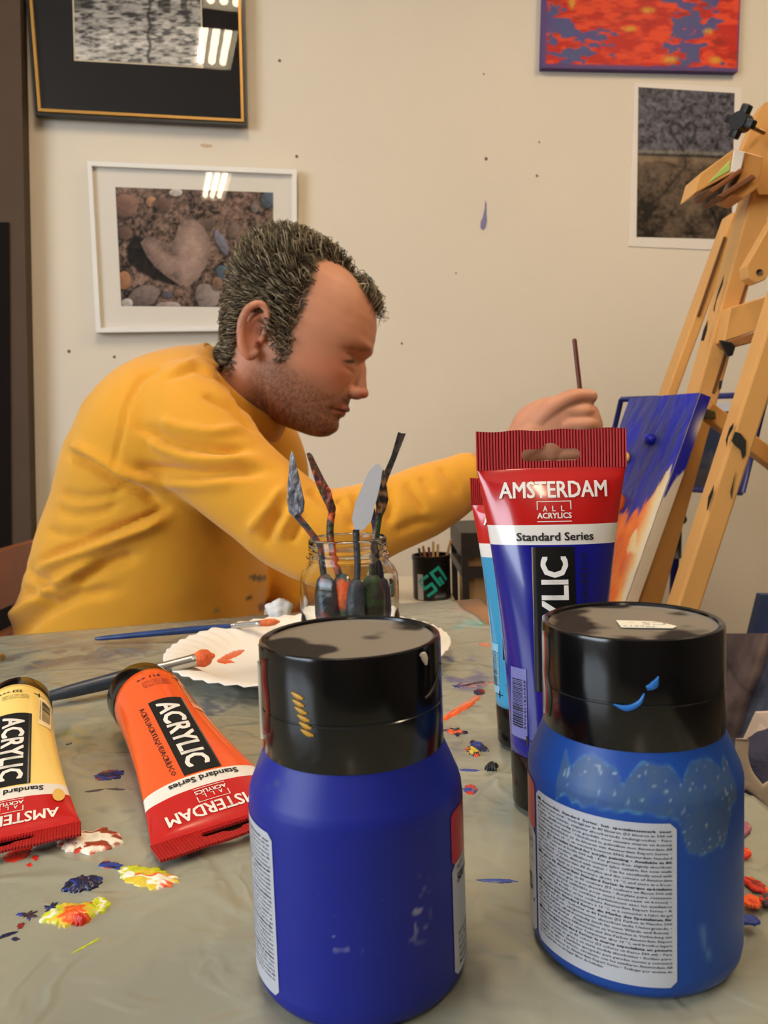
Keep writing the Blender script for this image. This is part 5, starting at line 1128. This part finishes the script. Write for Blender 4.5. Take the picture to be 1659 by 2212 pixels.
for v, uf, ub, hw, uc in zip(vs, col_(1), col_(2), col_(3), col_(4)):
    n = np.interp(v, [-180, -60, 20, 80], [1.85, 1.95, 2.15, 2.1]); c, s = np.cos(th), np.sin(th)
    c = np.sign(c)*abs(c)**(2/n); s = np.sign(s)*abs(s)**(2/n); V.append(hp(np.where(c > 0, uc+(uf-uc)*c, uc+(uc-ub)*c), hw*s, np.full(96, v)))
head = (np.vstack(V), [tuple(f) for f in grid_faces(110, 96, False, True)]+[tuple(range(95, -1, -1)), tuple(109*96+j for j in range(96))])
H1 = lambda u, w, v: hp(np.array(u, float), np.array(w, float), np.array(v, float))
def htube(pts, r, rb=None, ref=None, seg=16): return sweep(np.array([H1(*p) for p in pts]), np.array(r)*hk, None if rb is None else np.array(rb)*hk, seg, ref=ref, round_ends=True)
def hball(u, w, v, r): rr = np.array(r if hasattr(r, '__len__') else (r, r, r), float); vx, fx = sphere((0, 0, 0), 1, 20, 14); q = np.asarray(vx)*rr; return HO+q[:, :1]*EU+q[:, 1:2]*EW+q[:, 2:3]*EV+(u*EU+w*EW+v*EV), fx
parts = [head,
         htube([(142, 0, 14), (152, 0, -6), (158, 0, -26), (164, 0, -44)], [10, 12, 13, 15]), hball(171, 0, -53, (16, 15, 13)), hball(157, 15, -60, (18, 13, 11)), hball(157, -15, -60, (18, 13, 11)),
         hball(148, 0, -98, (13, 28, 8)), hball(141, 0, -111, (13, 26, 9)), hball(136, 0, -142, (15, 26, 17)),
         hball(100, -49, -5, 21), hball(100, 49, -5, 21)]
# ears: rim, lobe and bowl
for sg in (-1, 1):
    w0 = 109*sg
    rim = [(-44, w0, -40), (-40, w0+8*sg, -12), (-46, w0+16*sg, 16), (-62, w0+22*sg, 27), (-80, w0+26*sg, 14), (-86, w0+27*sg, -14), (-80, w0+22*sg, -44), (-66, w0+13*sg, -70), (-52, w0+6*sg, -78), (-44, w0+1*sg, -66)]
    parts.append(htube(smooth_path(rim, 40), np.interp(np.linspace(0, 1, 40), [0, .2, .5, .8, 1], [5, 7, 8.5, 9.5, 9])))
    parts.append(sweep(np.array([H1(-64, w0+4*sg, 14), H1(-66, w0+8*sg, -20), H1(-60, w0+6*sg, -60)]), np.array([14, 19, 13])*hk, np.array([5, 5, 6])*hk, 16, ref=EU, round_ends=True))
    parts.append(htube(smooth_path([(-56, w0+9*sg, 8), (-70, w0+13*sg, -8), (-72, w0+13*sg, -34), (-60, w0+9*sg, -52)], 20), [5]*20))
    parts.append(hball(-42, w0+4*sg, -34, (7, 7, 10)))
# neck and a torso inside the clothes
def at3(p): return at(p[0], p[1], p[2])
NK = [(470, 940, 1.13), (505, 890, 1.12), (540, 840, 1.10), (572, 790, 1.09), (590, 740, 1.08)]
parts.append(sweep(smooth_path([at3(p) for p in NK], 16), np.interp(np.linspace(0, 1, 16), [0, .4, 1], [.075, .062, .058]), np.interp(np.linspace(0, 1, 16), [0, .4, 1], [.075, .062, .060]), 32, ref=(0, 1, 0)))
TS = [(290, 1560, 1.14), (310, 1300, 1.13), (350, 1100, 1.13), (390, 990, 1.13), (450, 930, 1.13), (490, 900, 1.13)]
parts.append(sweep(smooth_path([at3(p) for p in TS], 24), np.interp(np.linspace(0, 1, 24), [0, .5, .8, 1], [.13, .13, .12, .07]), np.interp(np.linspace(0, 1, 24), [0, .5, .8, 1], [.12, .115, .09, .06]), 32, ref=(0, 1, 0), round_ends=True))
ARM = [(395, 905, 1.03), (430, 950, .985), (500, 1030, .955), (600, 1115, .93), (680, 1165, .925), (760, 1150, .935), (900, 1095, .97), (1000, 1045, .99), (1060, 1008, 1.0), (1120, 965, 1.0), (1150, 945, 1.0)]
pa = smooth_path([at3(p) for p in ARM], 40); parts.append(sweep(pa, np.interp(np.linspace(0, 1, 40), [0, .3, .48, .55, .7, .88, .95, 1], [.05, .046, .040, .042, .037, .026, .024, .026]), None, 24, round_ends=True))
LARM = [(560, 930, 1.27), (570, 1040, 1.29), (590, 1180, 1.27), (630, 1290, 1.22), (690, 1330, 1.15)]
parts.append(sweep(smooth_path([at3(p) for p in LARM], 24), np.interp(np.linspace(0, 1, 24), [0, .5, 1], [.048, .04, .026]), None, 20, round_ends=True))
# right hand: a loose fist round the brush, thumb on top, seen from its back
hs = 1.0/F
def hd(x, y, Y): return at(x, y, Y)
palm = [(1125, 962, 1.0), (1160, 938, .998), (1195, 925, .994), (1236, 922, .996)]
parts.append(sweep(smooth_path([hd(*p) for p in palm], 14), np.interp(np.linspace(0, 1, 14), [0, .4, 1], [.028, .040, .040]), np.interp(np.linspace(0, 1, 14), [0, .4, 1], [.021, .018, .015]), 24, ref=(0, 0, 1), round_ends=True))
def finger(pts, r): parts.append(sweep(smooth_path([hd(*p) for p in pts], 22), np.interp(np.linspace(0, 1, 22), np.linspace(0, 1, len(r)), r), None, 16, round_ends=True))
finger([(1220, 892, .990), (1262, 890, .992), (1278, 890, 1.014), (1272, 892, 1.036), (1246, 894, 1.042)], [.0105, .0100, .0092, .0088, .0078])
finger([(1222, 921, .986), (1268, 919, .988), (1283, 920, 1.012), (1272, 922, 1.038), (1240, 924, 1.042)], [.0108, .0102, .0094, .0090, .0080])
finger([(1220, 951, .988), (1262, 949, .990), (1276, 950, 1.012), (1266, 952, 1.036), (1238, 954, 1.040)], [.0104, .0098, .0090, .0086, .0076])
finger([(1212, 978, .992), (1248, 977, .994), (1261, 978, 1.012), (1252, 980, 1.030), (1230, 982, 1.036)], [.0092, .0088, .0080, .0076, .0068])
finger([(1160, 915, .994), (1195, 880, .988), (1228, 861, .988), (1254, 856, .994), (1275, 857, .999)], [.0150, .0135, .0106, .0102, .0092])
# far hand resting near the table edge
fw = at(690, 1330, 1.15); parts.append(sphere(fw+np.array([.03, 0, -.006]), (.045, .036, .016), 18, 12))
for k in range(4): parts.append(sweep([fw+np.array([.055, -.027+.018*k, -.004]), fw+np.array([.085, -.030+.02*k, -.008]), fw+np.array([.105-.008*abs(k-1.5), -.031+.02*k, -.018])], [.0095, .0088, .0078], seg=12, round_ends=True))
parts.append(sweep([fw+np.array([.015, -.03, -.004]), fw+np.array([.04, -.052, -.008]), fw+np.array([.062, -.058, -.014])], [.012, .0105, .009], seg=12, round_ends=True))
bv, bf, bn = remesh(parts, 0.0021, 1)
def huv(P): return (np.asarray(P)-HO)@HI.T
q = huv(bv); u, w, v = q[:, 0], q[:, 1], q[:, 2]; aw = abs(w); face = (u > 20) & (v > -190) & (v < 210) & (aw < 140)
G = lambda a, c, s: np.exp(-((a-c)/s)**2)
du = np.zeros(len(bv)); dv_ = np.zeros(len(bv))
du += face*(-13*G(aw, 46, 24)*G(v, 11, 13) + 4.5*G(aw, 42, 26)*G(v, 36, 9) + 3*G(w, 0, 16)*G(v, 30, 10))          # sockets and brow
du += face*(-5*G(aw, 22, 8)*G(v, 2, 14) + 5*G(aw, 66, 24)*G(v, -38, 20) - 4*G(aw, 62, 20)*G(v, -92, 22))           # nose root, cheeks
du += face*(-3.2*G(aw, 49, 18)*G(v+.4*(aw-49), -7, 2.4)-2.6*G(aw, 49, 18)*G(v+.3*(aw-49), 9, 2.2)-3*G(aw, 48, 18)*G(v, -24, 4))                      # lid line, bag, lid
du += face*(-6*np.exp(-(aw/40)**4)*G(v+.28*aw, -101, 2.8) - 3.5*G(aw, 38, 7)*G(v, -111, 6) - 2.5*G(w, 0, 5)*G(v, -82, 8))                                # mouth line, corners, philtrum
sm_ = aw-(30+.62*np.clip(-62-v, 0, 60)); du += face*(-1.6*np.exp(-(sm_/7)**2)*sstep(-118, -104, v)*sstep(-50, -66, v))   # smile fold
du += face*(-5*G(aw, 11, 5)*G(v, -69, 4)*(u > 145))                                                                   # nostrils
du += face*(-3.5*np.exp(-((aw-(33-.2*np.clip(v+58, -12, 12)))/3.5)**2)*G(v, -58, 11)*(u > 120))                                 # wing crease
bv = bv+du[:, None]*EU
# colours of skin, stubble, brows, lips, scalp
bp = proj(bv); Cb = np.tile(L(196, 138, 108), (len(bv), 1)); near = w < 200
hd_ = (v > -200) & (np.abs(u) < 230) & (aw < 170)
fine = vnoise(u*.55, v*.55+w*.3, 3); Cb = Cb*(0.94+.12*fbm(u*.03+9, v*.03+w*.02, 4, 3))[:, None]
def tint(m, rgb, k):
    global Cb
    m = np.clip(m*k, 0, 1)[:, None]; Cb = Cb*(1-m)+L(*rgb)*m
tint(hd_*G(aw, 70, 26)*G(v, -36, 24)*(u > 40), (196, 112, 88), .5); tint(hd_*(u > 140)*G(w, 0, 22)*G(v, -54, 14), (196, 108, 86), .6)
beard = hd_*sstep(-48, -92, v-.22*np.clip(u-40, -80, 100)*0-.10*np.clip(60-u, 0, 90))*sstep(-70, -20, u)*(1-.75*G(v, -106, 9)*(aw < 36)*(u > 100))
beard = beard*(1-.6*G(aw, 62, 26)*G(v, -75, 18)); tint(beard*(.45+.75*fine), (84, 60, 46), .78)
must = hd_*(u > 95)*G(v, -84, 9)*sstep(44, 30, aw); tint(must*(.4+.7*fine), (84, 60, 46), .75)
tint(hd_*(u > 110)*(np.exp(-(aw/34)**4))*np.clip(G(v, -97, 5)+G(v, -110, 6), 0, 1), (168, 92, 76), .85)
tint(hd_*(u > 90)*np.exp(-(aw/38)**4)*G(v+.28*aw, -101, 2.4), (64, 32, 24), .95)
tint(hd_*(u > 80)*np.exp(-((aw-49)/18)**4)*G(v+.4*(aw-49), -7, 4.6), (42, 28, 24), 1.0)  # dark lash line, widened to paint in the upper lid's shadow
tint(hd_*(u > 55)*np.exp(-((aw-50)/34)**4)*G(v+.38*(aw-45), 25, 6.0)*(.5+.5*fine), (104, 72, 52), .7)
tint(hd_*G(u, -64, 24)*G(v, -26, 50)*(aw > 100), (206, 120, 96), .55)
tint(hd_*(aw > 112)*G(u, -56, 10)*G(v, -24, 16), (120, 62, 46), .6)
hairpoly = [(772, 590), (752, 596), (716, 588), (700, 606), (692, 650), (680, 690), (668, 716), (655, 738), (652, 766), (640, 796), (624, 800), (616, 770), (612, 735), (604, 705), (575, 690), (550, 705), (545, 760), (524, 800), (470, 790), (430, 720), (450, 600), (540, 520), (640, 480), (740, 500), (786, 555)]
# the same outline, measured in the head's own side view
hl_ = []
for x, y in hairpoly: d0 = np.array([x-640, y-740]); hl_.append((d0@np.array(tx), d0@np.array(ty)))
isear = (u < -34) & (u > -100) & (v < 34) & (v > -90)
sdh = sd(u, v, hl_); sdh = np.maximum(sdh, np.minimum(np.minimum(50-aw, v-(140+.12*aw)), 160-u)); hm = hd_ & (sdh > 0) & ~isear & (v > -120)
tint(hd_*sstep(-6, 9, sdh+6*(fine-.5))*(~isear)*(v > -120), (70, 58, 44), .92)
tint(hd_*G(u, 14, 14)*sstep(-95, -40, v)*sstep(10, -30, v)*(aw > 85)*(.3+.8*fine), (84, 66, 50), .5)       # side whiskers
nape = hd_*(u < -80)*sstep(-100, -60, v)*(.3+.6*fine); tint(nape, (90, 82, 76), .5)
m_skin = mat('skin', (206, 146, 112), .48, spec=.35, attr='Col', sss=.12, bump=.05, bscale=500)
man = mesh('person', bv, bf, m_skin, None, cols=Cb)
tag(man, 'man in yellow sweater leaning over the table, painting at the easel with a brush', 'person')
Mo = None
# hair: curling locks, each a thin curved tube
rng = np.random.default_rng(7); idx = np.where(hd_ & (sdh+26*(rng.random(len(bv))-.62) > 0) & ~isear & (v > -120))[0]
fn = normals_of(bv, bf)
NS = 7000; pick = rng.choice(idx, NS); VV, FF, CC = [], [], []; k0 = 0
nseg = 17; ts = np.linspace(0, 1, nseg)
eu, ew, ev = EU/hk, EW/hk, EV/hk
pal = np.array([L(74, 60, 42), L(112, 96, 68), L(146, 130, 100), L(54, 44, 34), L(96, 82, 60), L(168, 154, 126)])
for i in pick:
    p = bv[i]; n = fn[i]; uu_, ww_, vv_ = u[i], w[i], v[i]
    top = sstep(60, 150, vv_); front = sstep(20, 100, uu_)*top
    comb = -eu*(.9-.9*front)-ev*(1.0-1.1*top)+eu*.7*front
    if uu_ < -60 and vv_ < 60: comb = comb-ev*.4+eu*.35
    tang = comb-n*(comb@n); tang = tang/(np.linalg.norm(tang)+1e-6)
    ln = (40+34*top+6*front)*hk*rng.uniform(.7, 1.25)
    fr_ = float(aw[i] < 62 and uu_ > 55); ln *= 1-.5*fr_
    if vv_ < -10 and uu_ > -40: ln *= .42                      # sideburn
    elif vv_ < -45: ln *= .6
    lift_ = .20+.05*top+.10*front; clump = vnoise(uu_*.05+3, vv_*.05+ww_*.05, 5); lift_ *= .55+.9*vnoise(uu_*.04+9, vv_*.04-ww_*.04, 8); ph = clump*14+rng.uniform(-.6, .6)
    b = np.cross(n, tang); R = (8.5+3.5*top)*hk*rng.uniform(.6, 1.25); tn = rng.uniform(1.15, 1.9)
    if ln < 20*hk: R *= .35; lift_ *= .6
    cur = p+np.outer(ts*ln, tang*(1-lift_*.35))+np.outer(np.sin(ts*2.5)*ln*lift_*.62, n)
    ang = ph+ts*tn*2*math.pi; amp = R*sstep(0, .5, ts)
    P = cur+np.outer(np.cos(ang)*amp, b)+np.outer(np.sin(ang)*amp*.9+amp*.45, n)
    P = P-np.outer(ts**2, ev)*ln*.45*front+np.outer(ts, eu)*ln*.12*front
    P[0] = p-n*.001
    rad = (0.00062*np.interp(ts, [0, .6, 1], [1, .9, .25]))
    T, A, B = frames(P); ring = [P+A*(rad*math.cos(t))[:, None]+B*(rad*math.sin(t))[:, None] for t in (0, 2.094, 4.189)]
    VV.append(np.stack(ring, 1).reshape(-1, 3)); c = pal[rng.integers(0, 6)]*rng.uniform(.75, 1.2); CC.append(np.tile(c, (nseg*3, 1)))
    FF += [(k0+s*3+a, k0+s*3+(a+1) % 3, k0+s*3+3+(a+1) % 3, k0+s*3+3+a) for s in range(nseg-1) for a in range(3)]; k0 += nseg*3
m_hair = mat('grey_brown_hair', (110, 94, 70), .5, spec=.35, attr='Col')
mesh('hair', np.vstack(VV), FF, m_hair, man, cols=np.vstack(CC))['label'] = 'curly greying brown hair'

# ------------------------------------------------------------------ sweater
wz = 1/F
sp = np.array([(290, 1640, 1.14, 225, .17), (296, 1450, 1.13, 252, .175), (311, 1350, 1.13, 258, .172), (330, 1240, 1.13, 246, .17), (354, 1110, 1.13, 224, .175), (376, 1000, 1.13, 204, .19), (403, 925, 1.13, 180, .19), (446, 880, 1.125, 146, .165), (486, 856, 1.12, 118, .125), (508, 846, 1.12, 104, .09)])
ctr = np.array([at3(p) for p in sp[:, :3]]); data = smooth_path(np.c_[ctr, sp[:, 3]*sp[:, 2]*wz, sp[:, 4]], 60)
sw = [sweep(data[:, :3], data[:, 4], data[:, 3], 64, ref=(0, 1, 0), power=2.15)]
AR = np.array([(372, 900, 1.05, 112), (395, 905, 1.02, 126), (430, 945, .985, 122), (490, 1015, .955, 108), (570, 1085, .935, 103), (640, 1140, .925, 104), (700, 1160, .925, 104), (770, 1140, .935, 92), (850, 1110, .95, 82), (930, 1075, .97, 78), (1000, 1042, .99, 62), (1036, 1022, .995, 54)])
pa = smooth_path(np.c_[np.array([at3(p) for p in AR[:, :3]]), AR[:, 3]*AR[:, 2]*wz], 80); sw.append(sweep(pa[:, :3], pa[:, 3]*.92, pa[:, 3], 40, ref=(0, 1, 0), round_ends=False))
sw.append(sphere(at(395, 905, 1.03), .070, 24, 16))
LA = np.array([(540, 930, 1.26, 92), (575, 1010, 1.29, 90), (585, 1100, 1.29, 82), (590, 1190, 1.27, 76), (620, 1270, 1.23, 66), (650, 1305, 1.19, 52)])
pl_ = smooth_path(np.c_[np.array([at3(p) for p in LA[:, :3]]), LA[:, 3]*LA[:, 2]*wz], 40); sw.append(sweep(pl_[:, :3], pl_[:, 3], None, 28, round_ends=True))
sv, sf, sn = remesh(sw, 0.0046, 9)
sp_ = proj(sv); facing = ((sv-CAM)/np.linalg.norm(sv-CAM, axis=1)[:, None]*sn).sum(1) < .25; front_ = facing & (sv[:, 1] < 1.16)
Z2 = lambda pts, ox=0, oy=0: [(x/2.5136+ox, y/2.5136+700+oy) for x, y in pts]
disp = np.zeros(len(sv))
def fold(pts, width, amp, asym=0.0):
    global disp
    d = seg_dist(sp_[:, 0], sp_[:, 1], pts, False); x0 = min(p[0] for p in pts)
    p0, p1 = np.array(pts[0]), np.array(pts[-1]); e = p1-p0; t = np.clip(((sp_-p0)@e)/(e@e), 0, 1); fade = sstep(0, .12, t)*sstep(1.0, .8, t)*.8+.2
    disp += front_*1.35*amp*np.exp(-(d/width)**2)*fade
arm_d = seg_dist(sp_[:, 0], sp_[:, 1], [(395, 905), (490, 1015), (700, 1160), (1036, 1022)], False)
fold(Z2([(900, 215), (770, 300), (700, 420), (665, 550), (635, 680), (620, 810)]), 4, -.0042)
fold(Z2([(385, 700), (500, 765), (620, 845), (760, 910), (900, 1000)]), 10, -.011); fold(Z2([(385, 700), (500, 765), (620, 845), (760, 910)], 0, -20), 13, .007)
fold(Z2([(900, 1005), (700, 1090), (480, 1180), (300, 1250), (170, 1320)]), 8, -.009); fold(Z2([(900, 1005), (700, 1090), (480, 1180), (300, 1250), (170, 1320)], 0, 18), 13, .010)
fold(Z2([(400, 1410), (560, 1310), (760, 1250)]), 13, -.008); fold(Z2([(40, 1650), (250, 1490), (400, 1390), (560, 1300)], 0, -14), 13, .008); fold(Z2([(40, 1700), (250, 1560), (420, 1470), (640, 1440)]), 12, -.007)
fold(Z2([(140, 1340), (250, 1400), (330, 1440)]), 9, -.006); fold(Z2([(120, 1450), (230, 1470), (300, 1520)]), 9, -.005)
fold(Z2([(330, 920), (450, 945), (600, 930), (700, 880)]), 9, -.004); fold(Z2([(300, 1010), (420, 1040), (560, 1020), (680, 960)]), 10, -.004); fold(Z2([(250, 1120), (380, 1150), (480, 1140)]), 9, -.004)
fold(Z2([(780, 560), (900, 630), (1020, 672), (1180, 690), (1380, 680)]), 10, -.0085); fold(Z2([(780, 560), (900, 630), (1020, 672), (1180, 690), (1380, 680)], 0, 20), 13, .0055); fold(Z2([(860, 520), (1000, 570), (1150, 590), (1330, 570)]), 12, .005)
fold(Z2([(700, 770), (880, 800), (1080, 815), (1300, 800), (1480, 800)]), 12, -.0085); fold(Z2([(700, 770), (880, 800), (1080, 815), (1300, 800)], 0, 22), 14, .005)
fold(Z2([(900, 290), (1060, 235), (1200, 285), (1300, 385), (1370, 520)]), 9, -.006); fold(Z2([(900, 270), (1070, 200), (1230, 260), (1340, 370), (1395, 520)]), 9, .004); fold(Z2([(1100, 380), (1260, 450), (1390, 590)]), 8, -.006); fold(Z2([(1180, 250), (1290, 330), (1370, 470)]), 6, -.004)
fold(Z2([(1350, 1130), (1450, 1010), (1540, 880)]), 11, .007); fold(Z2([(1440, 1190), (1480, 1080), (1530, 1000)]), 10, -.007); fold(Z2([(1510, 1170), (1560, 1060), (1620, 980)]), 10, .006); fold(Z2([(1580, 1180), (1640, 1060)]), 8, -.006)
Z3 = lambda pts: [(x/3.0722+560, y/3.0722+900) for x, y in pts]
for pts, a_ in [([(330, 480), (420, 560), (520, 620)], -.005), ([(520, 540), (600, 640), (620, 740)], -.004), ([(640, 500), (650, 620), (640, 760)], -.005), ([(860, 470), (880, 580), (860, 720)], -.004), ([(980, 420), (1060, 560), (1100, 640)], -.004), ([(1080, 400), (1160, 500)], -.003), ([(900, 760), (1060, 700), (1200, 690)], -.004), ([(1200, 330), (1290, 440), (1330, 520)], -.003)]: fold(Z3(pts), 9, a_)
disp += .0022*(fbm(sv[:, 0]*16+sv[:, 2]*9, sv[:, 2]*17-sv[:, 1]*8, 5, 3)-.5)*2
sv = sv+sn*disp[:, None]
sc = np.tile(L(218, 155, 44), (len(sv), 1))
def spot(x, y, rx, ry, rgb, k=.9):
    global sc
    r = np.hypot((sp_[:, 0]-x)/rx, (sp_[:, 1]-y)/ry)+.5*(fbm(sp_[:, 0]/5, sp_[:, 1]/5, 3, 2)-.5); m = (sstep(1.1, .8, r)*front_*k)[:, None]; sc = sc*(1-m)+L(*rgb)*m
for a in [(558, 1249, 20, 7, (84, 72, 58)), (538, 1292, 9, 4, (70, 44, 28)), (566, 1312, 9, 9, (120, 40, 30)), (575, 1300, 5, 7, (96, 34, 28)), (468, 1318, 6, 7, (150, 130, 80)), (224, 1296, 3, 9, (150, 96, 30))]: spot(*a)
m_knit = mat('mustard_sweatshirt', (232, 164, 42), .85, spec=.2, attr='Col', sheen=.25, bump=.08, bscale=700)
swt = mesh('sweater', sv, sf, m_knit, man, cols=sc); swt['label'] = 'mustard yellow sweatshirt with folds and paint spots'
# ribbed collar
cc0 = at(516, 846, 1.115); e1 = (at(606, 936, 1.115)-at(428, 752, 1.115))/2; e2 = np.array([0, .090, 0]); up_ = np.cross(e1, e2); up_ /= np.linalg.norm(up_); up_ = up_*(1 if up_[2] > 0 else -1)
tt = np.linspace(0, 2*math.pi, 60, endpoint=False); ringp = np.array([cc0+e1*math.cos(t)*.98+e2*math.sin(t)+up_*(.004+.012*(math.sin(t)**2)*-1) for t in tt])
V = []
for t, p in zip(tt, ringp):
    o = e1/np.linalg.norm(e1)*math.cos(t)+np.array([0, 1, 0])*math.sin(t)
    for a in np.linspace(0, 2*math.pi, 12, endpoint=False): V.append(p+o*.0045*math.cos(a)-o*.004*math.sin(a)+up_*(.0155*math.sin(a)-.003))
mesh('collar', np.array(V), [f[::-1] for f in grid_faces(60, 12, True, True)], m_knit, swt, cols=np.tile(L(214, 151, 42), (720, 1)))['label'] = 'ribbed yellow neckband'
cuf = pa[-6:, :3]; mesh('cuff', *sweep(cuf, np.array([56, 55, 53, 52, 51, 49])*wz, None, 32, caps=False), m_knit, swt, cols=np.tile(L(214, 151, 42), (192, 1)))
# trousers and shoes, below the table
m_tr = mat('dark_trousers', (52, 56, 70), .85, bump=.1, bscale=300)
hip = ctr[0]; tr = []
for sy in (-.09, .09):
    tr.append(sweep(smooth_path([hip+np.array([.02, sy, .02]), np.array([hip[0]+.22, hip[1]+sy*1.2, .53]), np.array([hip[0]+.42, hip[1]+sy*1.3, .53]), np.array([hip[0]+.44, hip[1]+sy*1.3, .40]), np.array([hip[0]+.42, hip[1]+sy*1.3, .09])], 40), np.interp(np.linspace(0, 1, 40), [0, .4, .55, 1], [.10, .078, .066, .052]), None, 24))
tr.append(sphere(hip+np.array([0, 0, .0]), (.17, .17, .12), 28, 18))
tv, tf, tn_ = remesh(tr, .008, 4); mesh('trousers', tv, tf, m_tr, man)
for sy in (-.09, .09):
    c = np.array([hip[0]+.47, hip[1]+sy*1.3, .045]); mesh('shoe', *remesh([sphere(c+np.array([.05, 0, -.005]), (.09, .042, .038), 20, 12), sphere(c+np.array([-.05, 0, .008]), (.055, .04, .05), 20, 12)], .006, 3)[:2], mat('dark_shoe', (40, 36, 34), .5), man)
# brush held in the fist
ht, hb = at(1241, 736, 1.028), at(1272, 1012, 1.020)
tag(mesh('paintbrush', *sweep(smooth_path([ht, (ht+hb)/2, hb], 16), [.0030]*16, seg=12, round_ends=True), mat('dark_red_brush', (96, 40, 24), .4), None), 'dark red brush held upright in the fist of the man', 'paintbrush')
# wooden chair he sits on
cx_ = -.56
wc = thing('wooden_chair', 'brown wooden chair the man in yellow sits on', 'chair', (-.36, 1.14, 0)); m_cw = mat('chestnut_wood', (138, 78, 40), .4, var=.15, vscale=14)
sz = hip[2]-.13
mesh('seat', *box(-.60, -.16, .93, 1.36, sz-.03, sz, .006), m_cw, wc, world=True, smooth=False)
def slat(za, zb, n): mesh(n, *prism([(cx_-.05*(za-sz), .92, za), (cx_-.05*(za-sz), 1.38, za), (cx_-.05*(zb-sz), 1.38, zb), (cx_-.05*(zb-sz), .92, zb)], (-.022, 0, 0)), m_cw, wc, world=True, smooth=False)
z1, z0, z3 = at(70, 1163, 1.36)[2], at(70, 1280, 1.30)[2], at(70, 1300, 1.36)[2]
slat(z0, z1, 'top_rail'); slat(sz+.05, z0-.04, 'lower_rail')
for y in (.945, 1.355):
    mesh('back_post', *bar((cx_-.012, y, 0), (cx_-.012-.05*(z1-sz), y, z0+.02), .03, .02, (1, 0, 0)), m_cw, wc, world=True, smooth=False); mesh('leg', *box(-.215, -.18, y-.018, y+.018, 0, sz-.03), m_cw, wc, world=True, smooth=False)
